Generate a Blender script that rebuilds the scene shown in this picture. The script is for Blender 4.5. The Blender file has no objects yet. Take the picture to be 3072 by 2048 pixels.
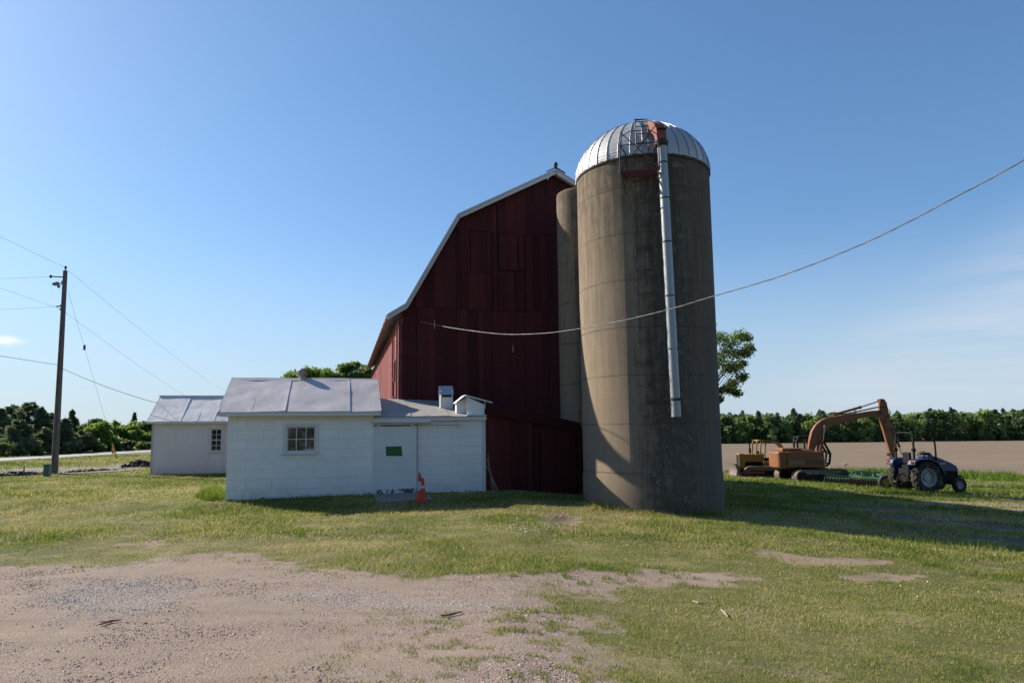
import bpy, bmesh, math, random
import numpy as np
from mathutils import Vector, Matrix
random.seed(7); RNG = np.random.default_rng(7)
C = bpy.context.scene.collection
R = math.radians
# ------------------------------------------------------------------ camera
PITCH, ROLL, SHIFT, FPX, EYE = R(6.4), -0.0115, 0.0118, 2048.0, 1.83
cam_d = bpy.data.cameras.new('camera'); cam = bpy.data.objects.new('camera', cam_d); C.objects.link(cam)
cam_d.lens = 24; cam_d.sensor_width = 36; cam_d.shift_y = SHIFT; cam_d.clip_end = 6000; cam_d.clip_start = .1
CM = Matrix.Rotation(R(90) + PITCH, 4, 'X') @ Matrix.Rotation(ROLL, 4, 'Z')
cam.matrix_world = Matrix.Translation((0, 0, EYE)) @ CM
bpy.context.scene.camera = cam
def ray(px, py):
    return CM.to_3x3() @ Vector(((px - 1536) / FPX, (1024 - py) / FPX + SHIFT * 1.5, -1))
def at(px, py, Y):                       # world point seen at that spot of the photo, at depth Y
    d = ray(px, py); t = Y / d.y
    return Vector((d.x * t, Y, EYE + d.z * t))
# ------------------------------------------------------------------ numpy noise / terrain
def _hash(ix, iy, s):
    n = (ix * 374761393 + iy * 668265263 + s * 974711) & 0x7fffffff
    n = ((n ^ (n >> 13)) * 1274126177) & 0x7fffffff
    return ((n ^ (n >> 16)) & 0xffff) / 65535.0
def vnoise(x, y, s=0):
    x = np.asarray(x, float); y = np.asarray(y, float)
    ix = np.floor(x).astype(np.int64); iy = np.floor(y).astype(np.int64)
    fx = x - ix; fy = y - iy
    fx = fx * fx * (3 - 2 * fx); fy = fy * fy * (3 - 2 * fy)
    a = _hash(ix, iy, s); b = _hash(ix + 1, iy, s); c = _hash(ix, iy + 1, s); d = _hash(ix + 1, iy + 1, s)
    return (a * (1 - fx) + b * fx) * (1 - fy) + (c * (1 - fx) + d * fx) * fy
def fbm(x, y, s=0, o=4):
    x = np.asarray(x, float); y = np.asarray(y, float)
    t = 0; a = .5; n = 0
    for i in range(o):
        t = t + a * vnoise(x * 2 ** i + 17.3 * i, y * 2 ** i - 9.1 * i, s + i); n += a; a *= .5
    return t / n
def sstep(a, b, x):
    t = np.clip((np.asarray(x, float) - a) / (b - a), 0, 1); return t * t * (3 - 2 * t)
def H(x, y):
    x = np.asarray(x, float); y = np.asarray(y, float)
    xp = np.maximum(x, 0)
    sat = 1 - np.exp(-xp / 15)
    h = -1.6 * sat
    h = h - .028 * sat * np.clip(y - 20, 0, 25)
    h = h - .003 * sat * np.clip(y - 45, 0, 300)
    h = h + .13 * np.exp(-(y / 8) ** 2)
    h = h - .19 * sstep(19.9, 17.6, y) * np.exp(-(np.maximum(y - 15, 0) / 40) ** 2) * np.exp(-(np.maximum(x, 0) / 4) ** 2) * (1 - .6 * np.exp(-(y / 9) ** 2))
    near = np.exp(-(np.maximum(y, 0) / 60) ** 2)
    h = h + near * (.07 * (fbm(x * .35, y * .35, 3, 3) - .5) + .018 * (fbm(x * 2.1, y * 2.1, 5, 2) - .5))
    return h
def hz(x, y): return float(H(x, y))
def G(px, py, dz=0):                     # where the ray through a photo spot meets the ground
    d = ray(px, py); lo, hi = 2.0, 3000.0
    for _ in range(60):
        m = (lo + hi) / 2
        if EYE + d.z * m > hz(d.x * m, d.y * m): lo = m
        else: hi = m
    return Vector((d.x * lo, d.y * lo, hz(d.x * lo, d.y * lo) + dz))
# ------------------------------------------------------------------ mesh helpers
class B:
    def __init__(s): s.v = []; s.f = []; s.c = []
    def add(s, vs, fs, col=None):
        n = len(s.v); s.v += [tuple(p) for p in vs]; s.f += [tuple(i + n for i in f) for f in fs]
        s.c += [col if col is not None else .5] * len(fs); return s
    def box(s, c, d, rot=None, col=None):
        x, y, z = (k / 2 for k in d); c = Vector(c)
        vs = [Vector((i * x, j * y, k * z)) for i in (-1, 1) for j in (-1, 1) for k in (-1, 1)]
        if rot is not None: vs = [rot @ p for p in vs]
        return s.add([p + c for p in vs], [(0, 1, 3, 2), (4, 6, 7, 5), (0, 4, 5, 1), (2, 3, 7, 6), (0, 2, 6, 4), (1, 5, 7, 3)], col)
    def mm(s, a, b, col=None):
        return s.box([(a[i] + b[i]) / 2 for i in range(3)], [abs(b[i] - a[i]) for i in range(3)], None, col)
    def bar(s, p, q, w, h, up=(0, 0, 1), col=None):
        p = Vector(p); q = Vector(q); d = (q - p); L = d.length; d.normalize(); up = Vector(up)
        if abs(d.dot(up)) > .99: up = Vector((0, 1, 0))
        a = d.cross(up).normalized(); u = a.cross(d)
        m = Matrix((d, a, u)).transposed()
        return s.box((p + q) / 2, (L, w, h), m, col)
    def tube(s, pts, r, n=8, caps=True, col=None):
        pts = [Vector(p) for p in pts]; rs = r if isinstance(r, (list, tuple)) else [r] * len(pts)
        vs = []; prev = None
        for i, p in enumerate(pts):
            d = (pts[min(i + 1, len(pts) - 1)] - pts[max(i - 1, 0)]).normalized()
            if prev is None:
                u = Vector((0, 0, 1)) if abs(d.z) < .9 else Vector((0, 1, 0))
            else: u = prev
            a = d.cross(u).normalized(); b = a.cross(d).normalized(); prev = b
            for k in range(n):
                t = 2 * math.pi * k / n; vs.append(p + (a * math.cos(t) + b * math.sin(t)) * rs[i])
        fs = [(i * n + k, i * n + (k + 1) % n, (i + 1) * n + (k + 1) % n, (i + 1) * n + k) for i in range(len(pts) - 1) for k in range(n)]
        if caps: fs += [tuple(range(n))[::-1], tuple((len(pts) - 1) * n + k for k in range(n))]
        return s.add(vs, fs, col)
    def lathe(s, prof, n=24, c=(0, 0, 0), M=None, col=None, caps=False):
        vs = []
        for r, z in prof:
            for k in range(n):
                t = 2 * math.pi * k / n; p = Vector((r * math.cos(t), r * math.sin(t), z))
                vs.append((M @ p if M is not None else p) + Vector(c))
        m = len(prof)
        fs = [(i * n + k, i * n + (k + 1) % n, (i + 1) * n + (k + 1) % n, (i + 1) * n + k) for i in range(m - 1) for k in range(n)]
        if caps: fs += [tuple(range(n))[::-1], tuple((m - 1) * n + k for k in range(n))]
        return s.add(vs, fs, col)
    def prism(s, poly, off, col=None):
        poly = [Vector(p) for p in poly]; off = Vector(off); n = len(poly)
        vs = poly + [p + off for p in poly]
        fs = [tuple(range(n))[::-1], tuple(range(n, 2 * n))] + [(k, (k + 1) % n, n + (k + 1) % n, n + k) for k in range(n)]
        return s.add(vs, fs, col)
    def xz(s, pts, y0, y1, col=None):
        return s.prism([(x, y0, z) for x, z in pts], (0, y1 - y0, 0), col)
    def build(s, name, m, parent=None, smooth=False, bevel=0, ang=35):
        me = bpy.data.meshes.new(name); me.from_pydata(s.v, [], s.f); me.update()
        bm = bmesh.new(); bm.from_mesh(me); bmesh.ops.recalc_face_normals(bm, faces=bm.faces); bm.to_mesh(me); bm.free()
        if len(set(s.c)) > 1:
            at_ = me.attributes.new('tone', 'FLOAT', 'FACE'); at_.data.foreach_set('value', s.c)
        me.materials.append(m)
        o = bpy.data.objects.new(name, me); C.objects.link(o)
        if parent is not None: o.parent = parent
        if smooth:
            me.polygons.foreach_set('use_smooth', [True] * len(me.polygons)); me.set_sharp_from_angle(angle=R(ang))
        if bevel:
            b = o.modifiers.new('bevel', 'BEVEL'); b.width = bevel; b.segments = 2; b.limit_method = 'ANGLE'; b.angle_limit = R(40)
        return o
def thing(name, label, cat, loc=(0, 0, 0), rotz=0, group=None):
    o = bpy.data.objects.new(name, None); C.objects.link(o); o.empty_display_size = .3
    o.location = loc; o.rotation_euler = (0, 0, rotz)
    return tag(o, label, cat, group)
def tag(o, label, cat, group=None, kind=None):
    o['label'] = label
    if cat: o['category'] = cat
    if group: o['group'] = group
    if kind: o['kind'] = kind
    return o
def np_mesh(name, V, k, m, tone=None, parent=None, smooth=False):
    V = np.asarray(V, np.float32).reshape(-1, 3); nf = len(V) // k
    me = bpy.data.meshes.new(name)
    me.vertices.add(len(V)); me.vertices.foreach_set('co', V.ravel())
    me.loops.add(len(V)); me.loops.foreach_set('vertex_index', np.arange(len(V), dtype=np.int32))
    me.polygons.add(nf); me.polygons.foreach_set('loop_start', np.arange(nf, dtype=np.int32) * k)
    try: me.polygons.foreach_set('loop_total', np.full(nf, k, dtype=np.int32))
    except Exception: pass
    if tone is not None:
        a = me.attributes.new('tone', 'FLOAT', 'FACE'); a.data.foreach_set('value', np.asarray(tone, np.float32))
    me.update(calc_edges=True); me.materials.append(m)
    o = bpy.data.objects.new(name, me); C.objects.link(o)
    if parent is not None: o.parent = parent
    return o
def copy_tree(root, loc, rotz, scale, label, group=None):
    c = root.copy(); C.objects.link(c); c.location = loc; c.rotation_euler = (0, 0, rotz); c.scale = scale; c['label'] = label
    if group: c['group'] = group
    for ch in list(root.children):
        d = ch.copy(); C.objects.link(d); d.parent = c
        for g in list(ch.children):
            e = g.copy(); C.objects.link(e); e.parent = d
    return c
# ------------------------------------------------------------------ materials
class N:
    def __init__(s, name):
        s.m = bpy.data.materials.new(name); s.m.use_nodes = True; s.t = s.m.node_tree; s.t.nodes.clear()
        s.out = s.n('ShaderNodeOutputMaterial'); s.p = s.n('ShaderNodeBsdfPrincipled'); s.l(s.p.outputs[0], s.out.inputs[0])
        s.tc = s.n('ShaderNodeTexCoord')
    def n(s, k, **kw):
        x = s.t.nodes.new(k)
        for a, b in kw.items(): setattr(x, a, b)
        return x
    def l(s, a, b): s.t.links.new(a, b)
    def set(s, i, v):
        if hasattr(v, 'is_output') or isinstance(v, bpy.types.NodeSocket): s.l(v, i)
        else: i.default_value = v
    def math(s, op, a, b=0.0, c=None, clamp=False):
        x = s.n('ShaderNodeMath', operation=op, use_clamp=clamp); s.set(x.inputs[0], a); s.set(x.inputs[1], b)
        if c is not None: s.set(x.inputs[2], c)
        return x.outputs[0]
    def map(s, v, a, b, c=0.0, d=1.0):
        x = s.n('ShaderNodeMapRange'); s.set(x.inputs[0], v)
        for i, k in enumerate((a, b, c, d)): x.inputs[i + 1].default_value = k
        return x.outputs[0]
    def noise(s, sc, det=4, vec=None, rough=.55, dist=0):
        x = s.n('ShaderNodeTexNoise'); x.inputs['Scale'].default_value = sc; x.inputs['Detail'].default_value = det
        x.inputs['Roughness'].default_value = rough; x.inputs['Distortion'].default_value = dist
        s.l(vec if vec is not None else s.tc.outputs['Object'], x.inputs['Vector']); return x.outputs['Fac']
    def vor(s, sc, vec=None, feat='F1'):
        x = s.n('ShaderNodeTexVoronoi', feature=feat); x.inputs['Scale'].default_value = sc
        s.l(vec if vec is not None else s.tc.outputs['Object'], x.inputs['Vector']); return x
    def stretch(s, sx, sy, sz, rot=(0, 0, 0)):
        x = s.n('ShaderNodeMapping'); x.inputs['Scale'].default_value = (sx, sy, sz); x.inputs['Rotation'].default_value = rot
        s.l(s.tc.outputs['Object'], x.inputs['Vector']); return x.outputs[0]
    def mix(s, f, a, b, mode='MIX'):
        x = s.n('ShaderNodeMix', data_type='RGBA', blend_type=mode); s.set(x.inputs[0], f)
        for i, v in ((6, a), (7, b)):
            s.set(x.inputs[i], v if isinstance(v, bpy.types.NodeSocket) else (*v, 1) if len(v) == 3 else v)
        return x.outputs[2]
    def attr(s, nm, o='Fac'):
        x = s.n('ShaderNodeAttribute', attribute_name=nm); return x.outputs[o]
    def bump(s, h, st=.3, d=.02, nrm=None):
        x = s.n('ShaderNodeBump'); x.inputs['Strength'].default_value = st; x.inputs['Distance'].default_value = d
        s.l(h, x.inputs['Height'])
        if nrm is not None: s.l(nrm, x.inputs['Normal'])
        return x.outputs[0]
    def fin(s, col, rough=.7, metal=0.0, nrm=None, spec=None):
        s.set(s.p.inputs['Base Color'], col if isinstance(col, bpy.types.NodeSocket) else (*col, 1))
        s.set(s.p.inputs['Roughness'], rough); s.set(s.p.inputs['Metallic'], metal)
        if nrm is not None: s.l(nrm, s.p.inputs['Normal'])
        if spec is not None: s.p.inputs['Specular IOR Level'].default_value = spec
        return s.m
def mul(c, k): return tuple(x * k for x in c)
def plain(name, c, rough=.6, metal=0.0, var=.25, sc=4, bump=.15, bs=25, dirt=None, dk=(.6, .75)):
    s = N(name); f = s.noise(sc, 5); col = s.mix(f, mul(c, 1 - var), mul(c, 1 + var))
    if dirt is not None: col = s.mix(s.map(s.noise(sc * .7 + .3, 6, rough=.7), dk[0], dk[1]), col, dirt)
    r = s.map(s.noise(sc * 2, 3), .3, .7, max(rough - .1, .02), min(rough + .12, 1))
    return s.fin(col, r, metal, s.bump(s.noise(bs, 4), bump, .01) if bump else None)

def m_boards(name, c, fade, k=.6):
    s = N(name); v = s.stretch(9, 9, .8); g = s.noise(3, 5, v)
    t = s.attr('tone'); col = s.mix(s.map(t, 0, 1), mul(c, .5), mul(c, 1.7))
    col = s.mix(s.map(g, .35, .75, 0, k), col, fade)
    col = s.mix(s.map(s.noise(1.1, 6, rough=.7), .62, .8, 0, .35), col, mul(c, .45))
    return s.fin(col, .85, 0, s.bump(s.noise(4, 6, v), .5, .01), .25)
def m_block(name, c):
    s = N(name); sx = s.n('ShaderNodeSeparateXYZ'); s.l(s.tc.outputs['Object'], sx.inputs[0])
    cb = s.n('ShaderNodeCombineXYZ'); wob = s.math('MULTIPLY', s.math('SUBTRACT', s.noise(.7, 2), .5), .05)
    s.l(s.math('ADD', sx.outputs[0], sx.outputs[1]), cb.inputs[0]); s.l(s.math('ADD', s.math('ADD', sx.outputs[2], .02), wob), cb.inputs[1])
    b = s.n('ShaderNodeTexBrick', offset=.37, offset_frequency=2); s.l(cb.outputs[0], b.inputs['Vector'])
    b.inputs['Scale'].default_value = 1; b.inputs['Brick Width'].default_value = .69; b.inputs['Row Height'].default_value = .277
    b.inputs['Mortar Size'].default_value = .0045; b.inputs['Mortar Smooth'].default_value = .35
    b.inputs['Color1'].default_value = (*mul(c, .97), 1); b.inputs['Color2'].default_value = (*mul(c, 1.02), 1); b.inputs['Mortar'].default_value = (*mul(c, .62), 1)
    big = s.noise(1.3, 7, None, .65); col = s.mix(s.map(big, .36, .68, 0, .30), b.outputs[0], (c[0] * .72, c[1] * .74, c[2] * .72))
    low = s.map(sx.outputs[2], .02, .30, 1, 0)
    col = s.mix(s.math('MULTIPLY', s.map(sx.outputs[2], -.05, .65, 1, 0), s.map(s.noise(2.5, 6, rough=.7), .35, .7, 0, .55)), col, (.40, .375, .33))
    ch = s.map(s.math('ADD', s.noise(7, 6, rough=.75), s.math('MULTIPLY', low, .16)), .70, .74)
    col = s.mix(s.math('MULTIPLY', ch, low), col, (.13, .12, .12))
    col = s.mix(s.map(s.noise(13, 3), .78, .8, 0, .5), col, (.35, .36, .36))
    h = s.math('ADD', s.math('MULTIPLY', b.outputs['Fac'], -1.0), s.math('MULTIPLY', s.noise(60, 3), .25))
    return s.fin(col, .75, 0, s.bump(h, .35, .008), .3)
def m_paint(name, c, peel=None, pk=.66, sc=5, seam=None):
    s = N(name); v = s.stretch(1, 1, .35); col = s.mix(s.noise(2.2, 5), mul(c, .86), mul(c, 1.05))
    col = s.mix(s.map(s.noise(9, 5, v, .65), .55, .8, 0, .3), col, mul(c, .6))
    if peel is not None: col = s.mix(s.map(s.noise(sc, 8, v, .75), pk, pk + .02), col, peel)
    return s.fin(col, .7, 0, s.bump(s.noise(14, 5, v), .25, .01), .3)
def m_concrete(name):
    s = N(name); sx = s.n('ShaderNodeSeparateXYZ'); s.l(s.tc.outputs['Object'], sx.inputs[0])
    x, y, z = sx.outputs
    ang = s.math('ARCTAN2', x, s.math('MULTIPLY', y, -1.0))             # 0 faces the yard
    cb = s.n('ShaderNodeCombineXYZ'); s.l(s.math('MULTIPLY', ang, 2.0), cb.inputs[0]); s.l(z, cb.inputs[1])
    base = s.mix(s.noise(.9, 6, rough=.6), (.172, .128, .088), (.262, .203, .143))
    base = s.mix(s.map(s.noise(24, 4, rough=.7), .35, .7, 0, .35), base, (.145, .117, .088))
    va = s.n('ShaderNodeMapping'); va.inputs['Scale'].default_value = (4.5, .3, 1); s.l(cb.outputs[0], va.inputs['Vector'])
    streak = s.noise(1.6, 5, va.outputs[0], .65)
    top = s.map(z, 6.2, 9.9, 0, 1)
    base = s.mix(s.math('MULTIPLY', s.map(streak, .40, .60), s.map(z, 2.0, 9.8, .15, .95)), base, (.10, .085, .06))
    base = s.mix(s.math('MULTIPLY', s.map(s.noise(3.5, 7, rough=.72), .44, .62), s.math('MULTIPLY', top, .75)), base, (.055, .05, .038))
    # lichen band down the side with the ladder, pale lichen spots inside it
    band = s.map(s.math('ABSOLUTE', s.math('SUBTRACT', ang, .08)), .16, .55, 1, 0)
    dk = s.math('MULTIPLY', s.map(s.math('ADD', s.math('ADD', s.math('MULTIPLY', s.noise(2.6, 8, rough=.75), .55), s.math('MULTIPLY', streak, .45)), s.math('MULTIPLY', band, .20)), .53, .72), s.map(band, 0, .45))
    base = s.mix(s.math('MULTIPLY', dk, .85), base, (.05, .045, .037))
    side = s.math('MULTIPLY', s.map(ang, -.25, .5), s.map(s.noise(1.3, 6, va.outputs[0], .65), .25, .6, .45, .8))  # right side: streaky stain, plus the wall's shade deepened in the colour
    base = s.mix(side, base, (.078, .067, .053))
    sp = s.map(s.noise(5.5, 3, rough=.5), .60, .66)
    base = s.mix(s.math('MULTIPLY', s.math('MULTIPLY', sp, dk), .6), base, (.19, .175, .145))
    br = s.n('ShaderNodeTexBrick', offset=0.0); s.l(cb.outputs[0], br.inputs['Vector']); br.inputs['Scale'].default_value = 1
    br.inputs['Brick Width'].default_value = .50; br.inputs['Row Height'].default_value = .66; br.inputs['Mortar Size'].default_value = .006; br.inputs['Mortar Smooth'].default_value = .6
    base = s.mix(s.math('MULTIPLY', br.outputs['Fac'], s.map(s.noise(1.4, 3), .35, .65, .05, .5)), base, (.12, .10, .075))
    rg = s.math('ABSOLUTE', s.math('SUBTRACT', s.math('FRACT', s.math('DIVIDE', s.math('ADD', z, s.math('MULTIPLY', s.noise(1.5, 3), .05)), 1.32)), .5))
    ring = s.map(rg, .006, .016, 1, 0)
    base = s.mix(s.math('MULTIPLY', ring, s.map(s.noise(2, 3), .3, .6, .15, .8)), base, (.06, .05, .04))
    h = s.math('ADD', s.math('MULTIPLY', s.math('ADD', br.outputs['Fac'], ring), -.6), s.noise(30, 6, rough=.7))
    return s.fin(base, .92, 0, s.bump(h, .45, .012), .2)
def m_leaf(name, c, c2, tr=.35):
    s = N(name); t = s.attr('tone'); col = s.mix(t, c, c2)
    s.fin(col, .55, 0, None, .35)
    tl = s.n('ShaderNodeBsdfTranslucent'); s.l(s.mix(.5, col, mul(c2, 1.5)), tl.inputs[0])
    mx = s.n('ShaderNodeMixShader'); mx.inputs[0].default_value = tr
    s.l(s.p.outputs[0], mx.inputs[1]); s.l(tl.outputs[0], mx.inputs[2]); s.l(mx.outputs[0], s.out.inputs[0])
    return s.m
def m_ramp(name, stops, rough=.8, tr=0):
    s = N(name); r = s.n('ShaderNodeValToRGB'); s.l(s.attr('tone'), r.inputs[0])
    e = r.color_ramp.elements
    while len(e) < len(stops): e.new(.5)
    for i, (p, c) in enumerate(stops): e[i].position = p; e[i].color = (*c, 1)
    s.fin(r.outputs[0], rough, 0, None, .25)
    if tr:
        tl = s.n('ShaderNodeBsdfTranslucent'); s.l(r.outputs[0], tl.inputs[0]); mx = s.n('ShaderNodeMixShader'); mx.inputs[0].default_value = tr
        s.l(s.p.outputs[0], mx.inputs[1]); s.l(tl.outputs[0], mx.inputs[2]); s.l(mx.outputs[0], s.out.inputs[0])
    return s.m
def m_roof(name, c, rough=.45, metal=.35, rust=.75):
    s = N(name); v = s.stretch(1, .45, 1)
    col = s.mix(s.noise(1.6, 5, v), mul(c, .82), mul(c, 1.12))
    col = s.mix(s.map(s.noise(3.5, 7, v, .7), rust, rust + .08, 0, .5), col, (.16, .11, .08))
    return s.fin(col, s.map(s.noise(5, 4), .3, .7, rough - .08, rough + .15), metal, s.bump(s.noise(3.2, 4, v), .22, .03))
def m_glass(name, c=(.02, .022, .022)):
    s = N(name); col = s.mix(s.map(s.noise(5, 5), .45, .7), c, mul(c, 3.2)); return s.fin(col, .12, 0, s.bump(s.noise(6, 2), .05, .02), .5)
def m_clear(name):
    s = N(name); s.t.nodes.remove(s.p); g = s.n('ShaderNodeBsdfGlossy'); g.inputs['Roughness'].default_value = .05
    t = s.n('ShaderNodeBsdfTransparent'); t.inputs[0].default_value = (.72, .75, .72, 1)
    x = s.n('ShaderNodeMixShader'); x.inputs[0].default_value = .08; s.l(t.outputs[0], x.inputs[1]); s.l(g.outputs[0], x.inputs[2]); s.l(x.outputs[0], s.out.inputs[0]); return s.m
def m_tyre(name, mud=(.16, .14, .11)):
    s = N(name); col = s.mix(s.map(s.noise(6, 5), .4, .75, 0, .6), (.016, .016, .017), mud); return s.fin(col, .85, 0, s.bump(s.noise(40, 3), .2, .01), .2)

WHITE = (.62, .635, .64)
M_BLOCK = m_block('painted_block', (.77, .78, .78))
M_TRIM = m_paint('white_trim_paint', (.60, .62, .62), (.24, .22, .19), .70)
M_DOORW = m_paint('white_door_paint', (.66, .68, .68), (.33, .34, .34), .72, 9)
M_PEEL = m_paint('peeling_paint', (.60, .61, .61), (.07, .065, .065), .49, 7)
M_GREEN = plain('green_paint', (.012, .10, .028), .6, 0, .15, 6)
M_ROOF = m_roof('painted_tin', (.47, .44, .445), .5, .1)
M_ROOF2 = m_roof('light_tin', (.60, .59, .59), .42, .15)
M_ANNEX = m_roof('annex_tin', (.40, .385, .37), .5, .2, .66)
M_RED = m_boards('shaded_red_boards', (.054, .0105, .012), (.08, .024, .025), .4)  # gable wall: its shade is deepened in this red, unlike the side
M_REDS = m_boards('faded_red_boards', (.165, .036, .036), (.25, .10, .095), .7)
M_REDD = m_boards('lean_to_red', (.058, .0105, .011), (.07, .018, .018), .3)
M_GAP = plain('dark_backing', (.012, .007, .007), .9, 0, .2)
M_BROOF = m_roof('barn_tin', (.42, .42, .43), .4, .5)
M_RAKE = m_paint('rake_trim', (.50, .51, .53), (.22, .2, .18), .72)
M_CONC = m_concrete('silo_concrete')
M_SLAB = plain('old_slab', (.22, .185, .16), .9, 0, .25, 3, .4)
M_DOME = N('dome_metal')
def _dome():
    s = M_DOME; sx = s.n('ShaderNodeSeparateXYZ'); s.l(s.tc.outputs['Object'], sx.inputs[0])
    w = s.math('SINE', s.math('MULTIPLY', sx.outputs[2], 62.0)); t = s.attr('tone')
    col = s.mix(t, (.31, .313, .32), (.43, .435, .44)); col = s.mix(s.map(s.noise(4, 5), .5, .8, 0, .35), col, (.30, .29, .28))
    return s.fin(col, s.map(s.noise(6, 3), .3, .7, .45, .6), .35, s.bump(w, .25, .012))
M_DOME = _dome()
M_GALV = plain('galvanised_pipe', (.27, .295, .32), .45, .35, .12, 5, .08)
M_STEEL = plain('dark_steel', (.05, .045, .042), .6, .4, .4, 8)
M_RUST = plain('rust_red', (.19, .055, .034), .75, 0, .35, 4, .3, 20, (.07, .03, .022))
M_RUSTD = plain('rusty_slats', (.10, .03, .026), .8, 0, .3, 6)
M_RUNG = plain('rung_iron', (.045, .035, .03), .8, .2, .3)
M_WIN = m_glass('reflection_tint_glass', (.075, .066, .052)); M_WIN2 = m_glass('dark_glass', (.008, .008, .009))  # milkhouse panes: brownish reflections put into the glass colour itself
M_WOODP = m_boards('pole_wood', (.145, .125, .112), (.23, .205, .185), .6)
M_WIRE = plain('wire_grey', (.10, .11, .12), .6, 0, .1, bump=0)
M_WIREL = plain('wire_bare_aluminium', (.42, .42, .41), .45, .4, .15, bump=0)
M_BARK = plain('bark', (.06, .048, .038), .95, 0, .35, 6, .8, 12)
print('materials ok')
# ------------------------------------------------------------------ world, sun
EL, PHI = R(32), R(29)
sun_to = Vector((-math.cos(PHI) * math.cos(EL), math.sin(PHI) * math.cos(EL), math.sin(EL)))
sd = bpy.data.lights.new('sun', 'SUN'); so = bpy.data.objects.new('sun', sd); C.objects.link(so)
sd.energy = 5.0; sd.angle = R(.55); sd.color = (1, .90, .76); so.location = (-20, 10, 20)
so.rotation_euler = (-sun_to).to_track_quat('-Z', 'Y').to_euler()
w = bpy.data.worlds.new('World'); bpy.context.scene.world = w; w.use_nodes = True; nt = w.node_tree; nt.nodes.clear()
def wn(k, **kw):
    x = nt.nodes.new(k)
    for a, b in kw.items(): setattr(x, a, b)
    return x
sky = wn('ShaderNodeTexSky', sky_type='NISHITA', sun_disc=False, sun_elevation=EL, sun_rotation=math.atan2(sun_to.x, sun_to.y), altitude=200)
sky.air_density = 1.0; sky.dust_density = .6; sky.ozone_density = 2.2
bg = wn('ShaderNodeBackground'); bg.inputs[1].default_value = .069
wo = wn('ShaderNodeOutputWorld')
tc = wn('ShaderNodeTexCoord'); mp = wn('ShaderNodeMapping'); mp.inputs['Rotation'].default_value = (R(4), R(-13), R(20)); mp.inputs['Scale'].default_value = (1.3, 1.3, 11)
nt.links.new(tc.outputs['Generated'], mp.inputs[0])
no = wn('ShaderNodeTexNoise'); no.inputs['Scale'].default_value = 1.8; no.inputs['Detail'].default_value = 6; no.inputs['Roughness'].default_value = .55; nt.links.new(mp.outputs[0], no.inputs['Vector'])
sp = wn('ShaderNodeSeparateXYZ'); nt.links.new(tc.outputs['Generated'], sp.inputs[0])
def wm(op, a, b):
    x = wn('ShaderNodeMath', operation=op)
    for i, v in enumerate((a, b)):
        if isinstance(v, bpy.types.NodeSocket): nt.links.new(v, x.inputs[i])
        else: x.inputs[i].default_value = v
    return x.outputs[0]
def wr(v, a, b, c=0, d=1):
    x = wn('ShaderNodeMapRange', interpolation_type='SMOOTHSTEP'); nt.links.new(v, x.inputs[0])
    for i, k in enumerate((a, b, c, d)): x.inputs[i + 1].default_value = k
    return x.outputs[0]
edge = wm('SUBTRACT', sp.outputs[2], wm('MULTIPLY', wm('SUBTRACT', sp.outputs[0], .30), .75))      # thin cirrus rising to the right
cm = wm('MULTIPLY', wr(edge, .06, -.08), wr(sp.outputs[0], .18, .45))
cm = wm('MULTIPLY', cm, wr(no.outputs['Fac'], .36, .66, .08, 1))
cm = wm('MULTIPLY', cm, .40)
mx = wn('ShaderNodeMix', data_type='RGBA'); nt.links.new(cm, mx.inputs[0])
hs = wn('ShaderNodeHueSaturation'); hs.inputs['Saturation'].default_value = 1.09; hs.inputs['Value'].default_value = 1.17; ga_ = wn('ShaderNodeGamma'); ga_.inputs[1].default_value = .8; nt.links.new(sky.outputs[0], ga_.inputs[0])
tn = wn('ShaderNodeMix', data_type='RGBA', blend_type='MULTIPLY'); tn.inputs[0].default_value = 1; tn.inputs[7].default_value = (1.07, 1.29, 1.52, 1); nt.links.new(ga_.outputs[0], tn.inputs[6]); nt.links.new(tn.outputs[2], hs.inputs['Color'])
hm = wn('ShaderNodeMix', data_type='RGBA'); nt.links.new(wm('MULTIPLY', wr(sp.outputs[2], .29, -.02), .80), hm.inputs[0]); nt.links.new(hs.outputs[0], hm.inputs[6]); hm.inputs[7].default_value = (4.5, 5.5, 6.6, 1)
nt.links.new(hm.outputs[2], mx.inputs[6]); mx.inputs[7].default_value = (6.2, 6.5, 7.2, 1)
# one small fair weather cloud low at the left
dl = wn('ShaderNodeVectorMath', operation='DISTANCE'); mp2 = wn('ShaderNodeMapping'); mp2.inputs['Scale'].default_value = (1, 1, 3.2)
nt.links.new(tc.outputs['Generated'], mp2.inputs[0]); nt.links.new(mp2.outputs[0], dl.inputs[0])
cd = ray(14, 1020).normalized(); dl.inputs[1].default_value = (cd.x, cd.y, cd.z * 3.2)
n2 = wn('ShaderNodeTexNoise'); n2.inputs['Scale'].default_value = 30; nt.links.new(mp2.outputs[0], n2.inputs['Vector'])
c2 = wm('MULTIPLY', wr(wm('ADD', dl.outputs['Value'], wm('MULTIPLY', n2.outputs['Fac'], .03)), .045, .018), .7)
mx2 = wn('ShaderNodeMix', data_type='RGBA'); nt.links.new(c2, mx2.inputs[0]); nt.links.new(mx.outputs[2], mx2.inputs[6]); mx2.inputs[7].default_value = (9, 9, 9, 1)
nt.links.new(mx2.outputs[2], bg.inputs[0]); nt.links.new(bg.outputs[0], wo.inputs[0])
vs = bpy.context.scene.view_settings; vs.view_transform = 'Standard'; vs.look = 'None'; vs.exposure = .78; vs.gamma = 1
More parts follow.
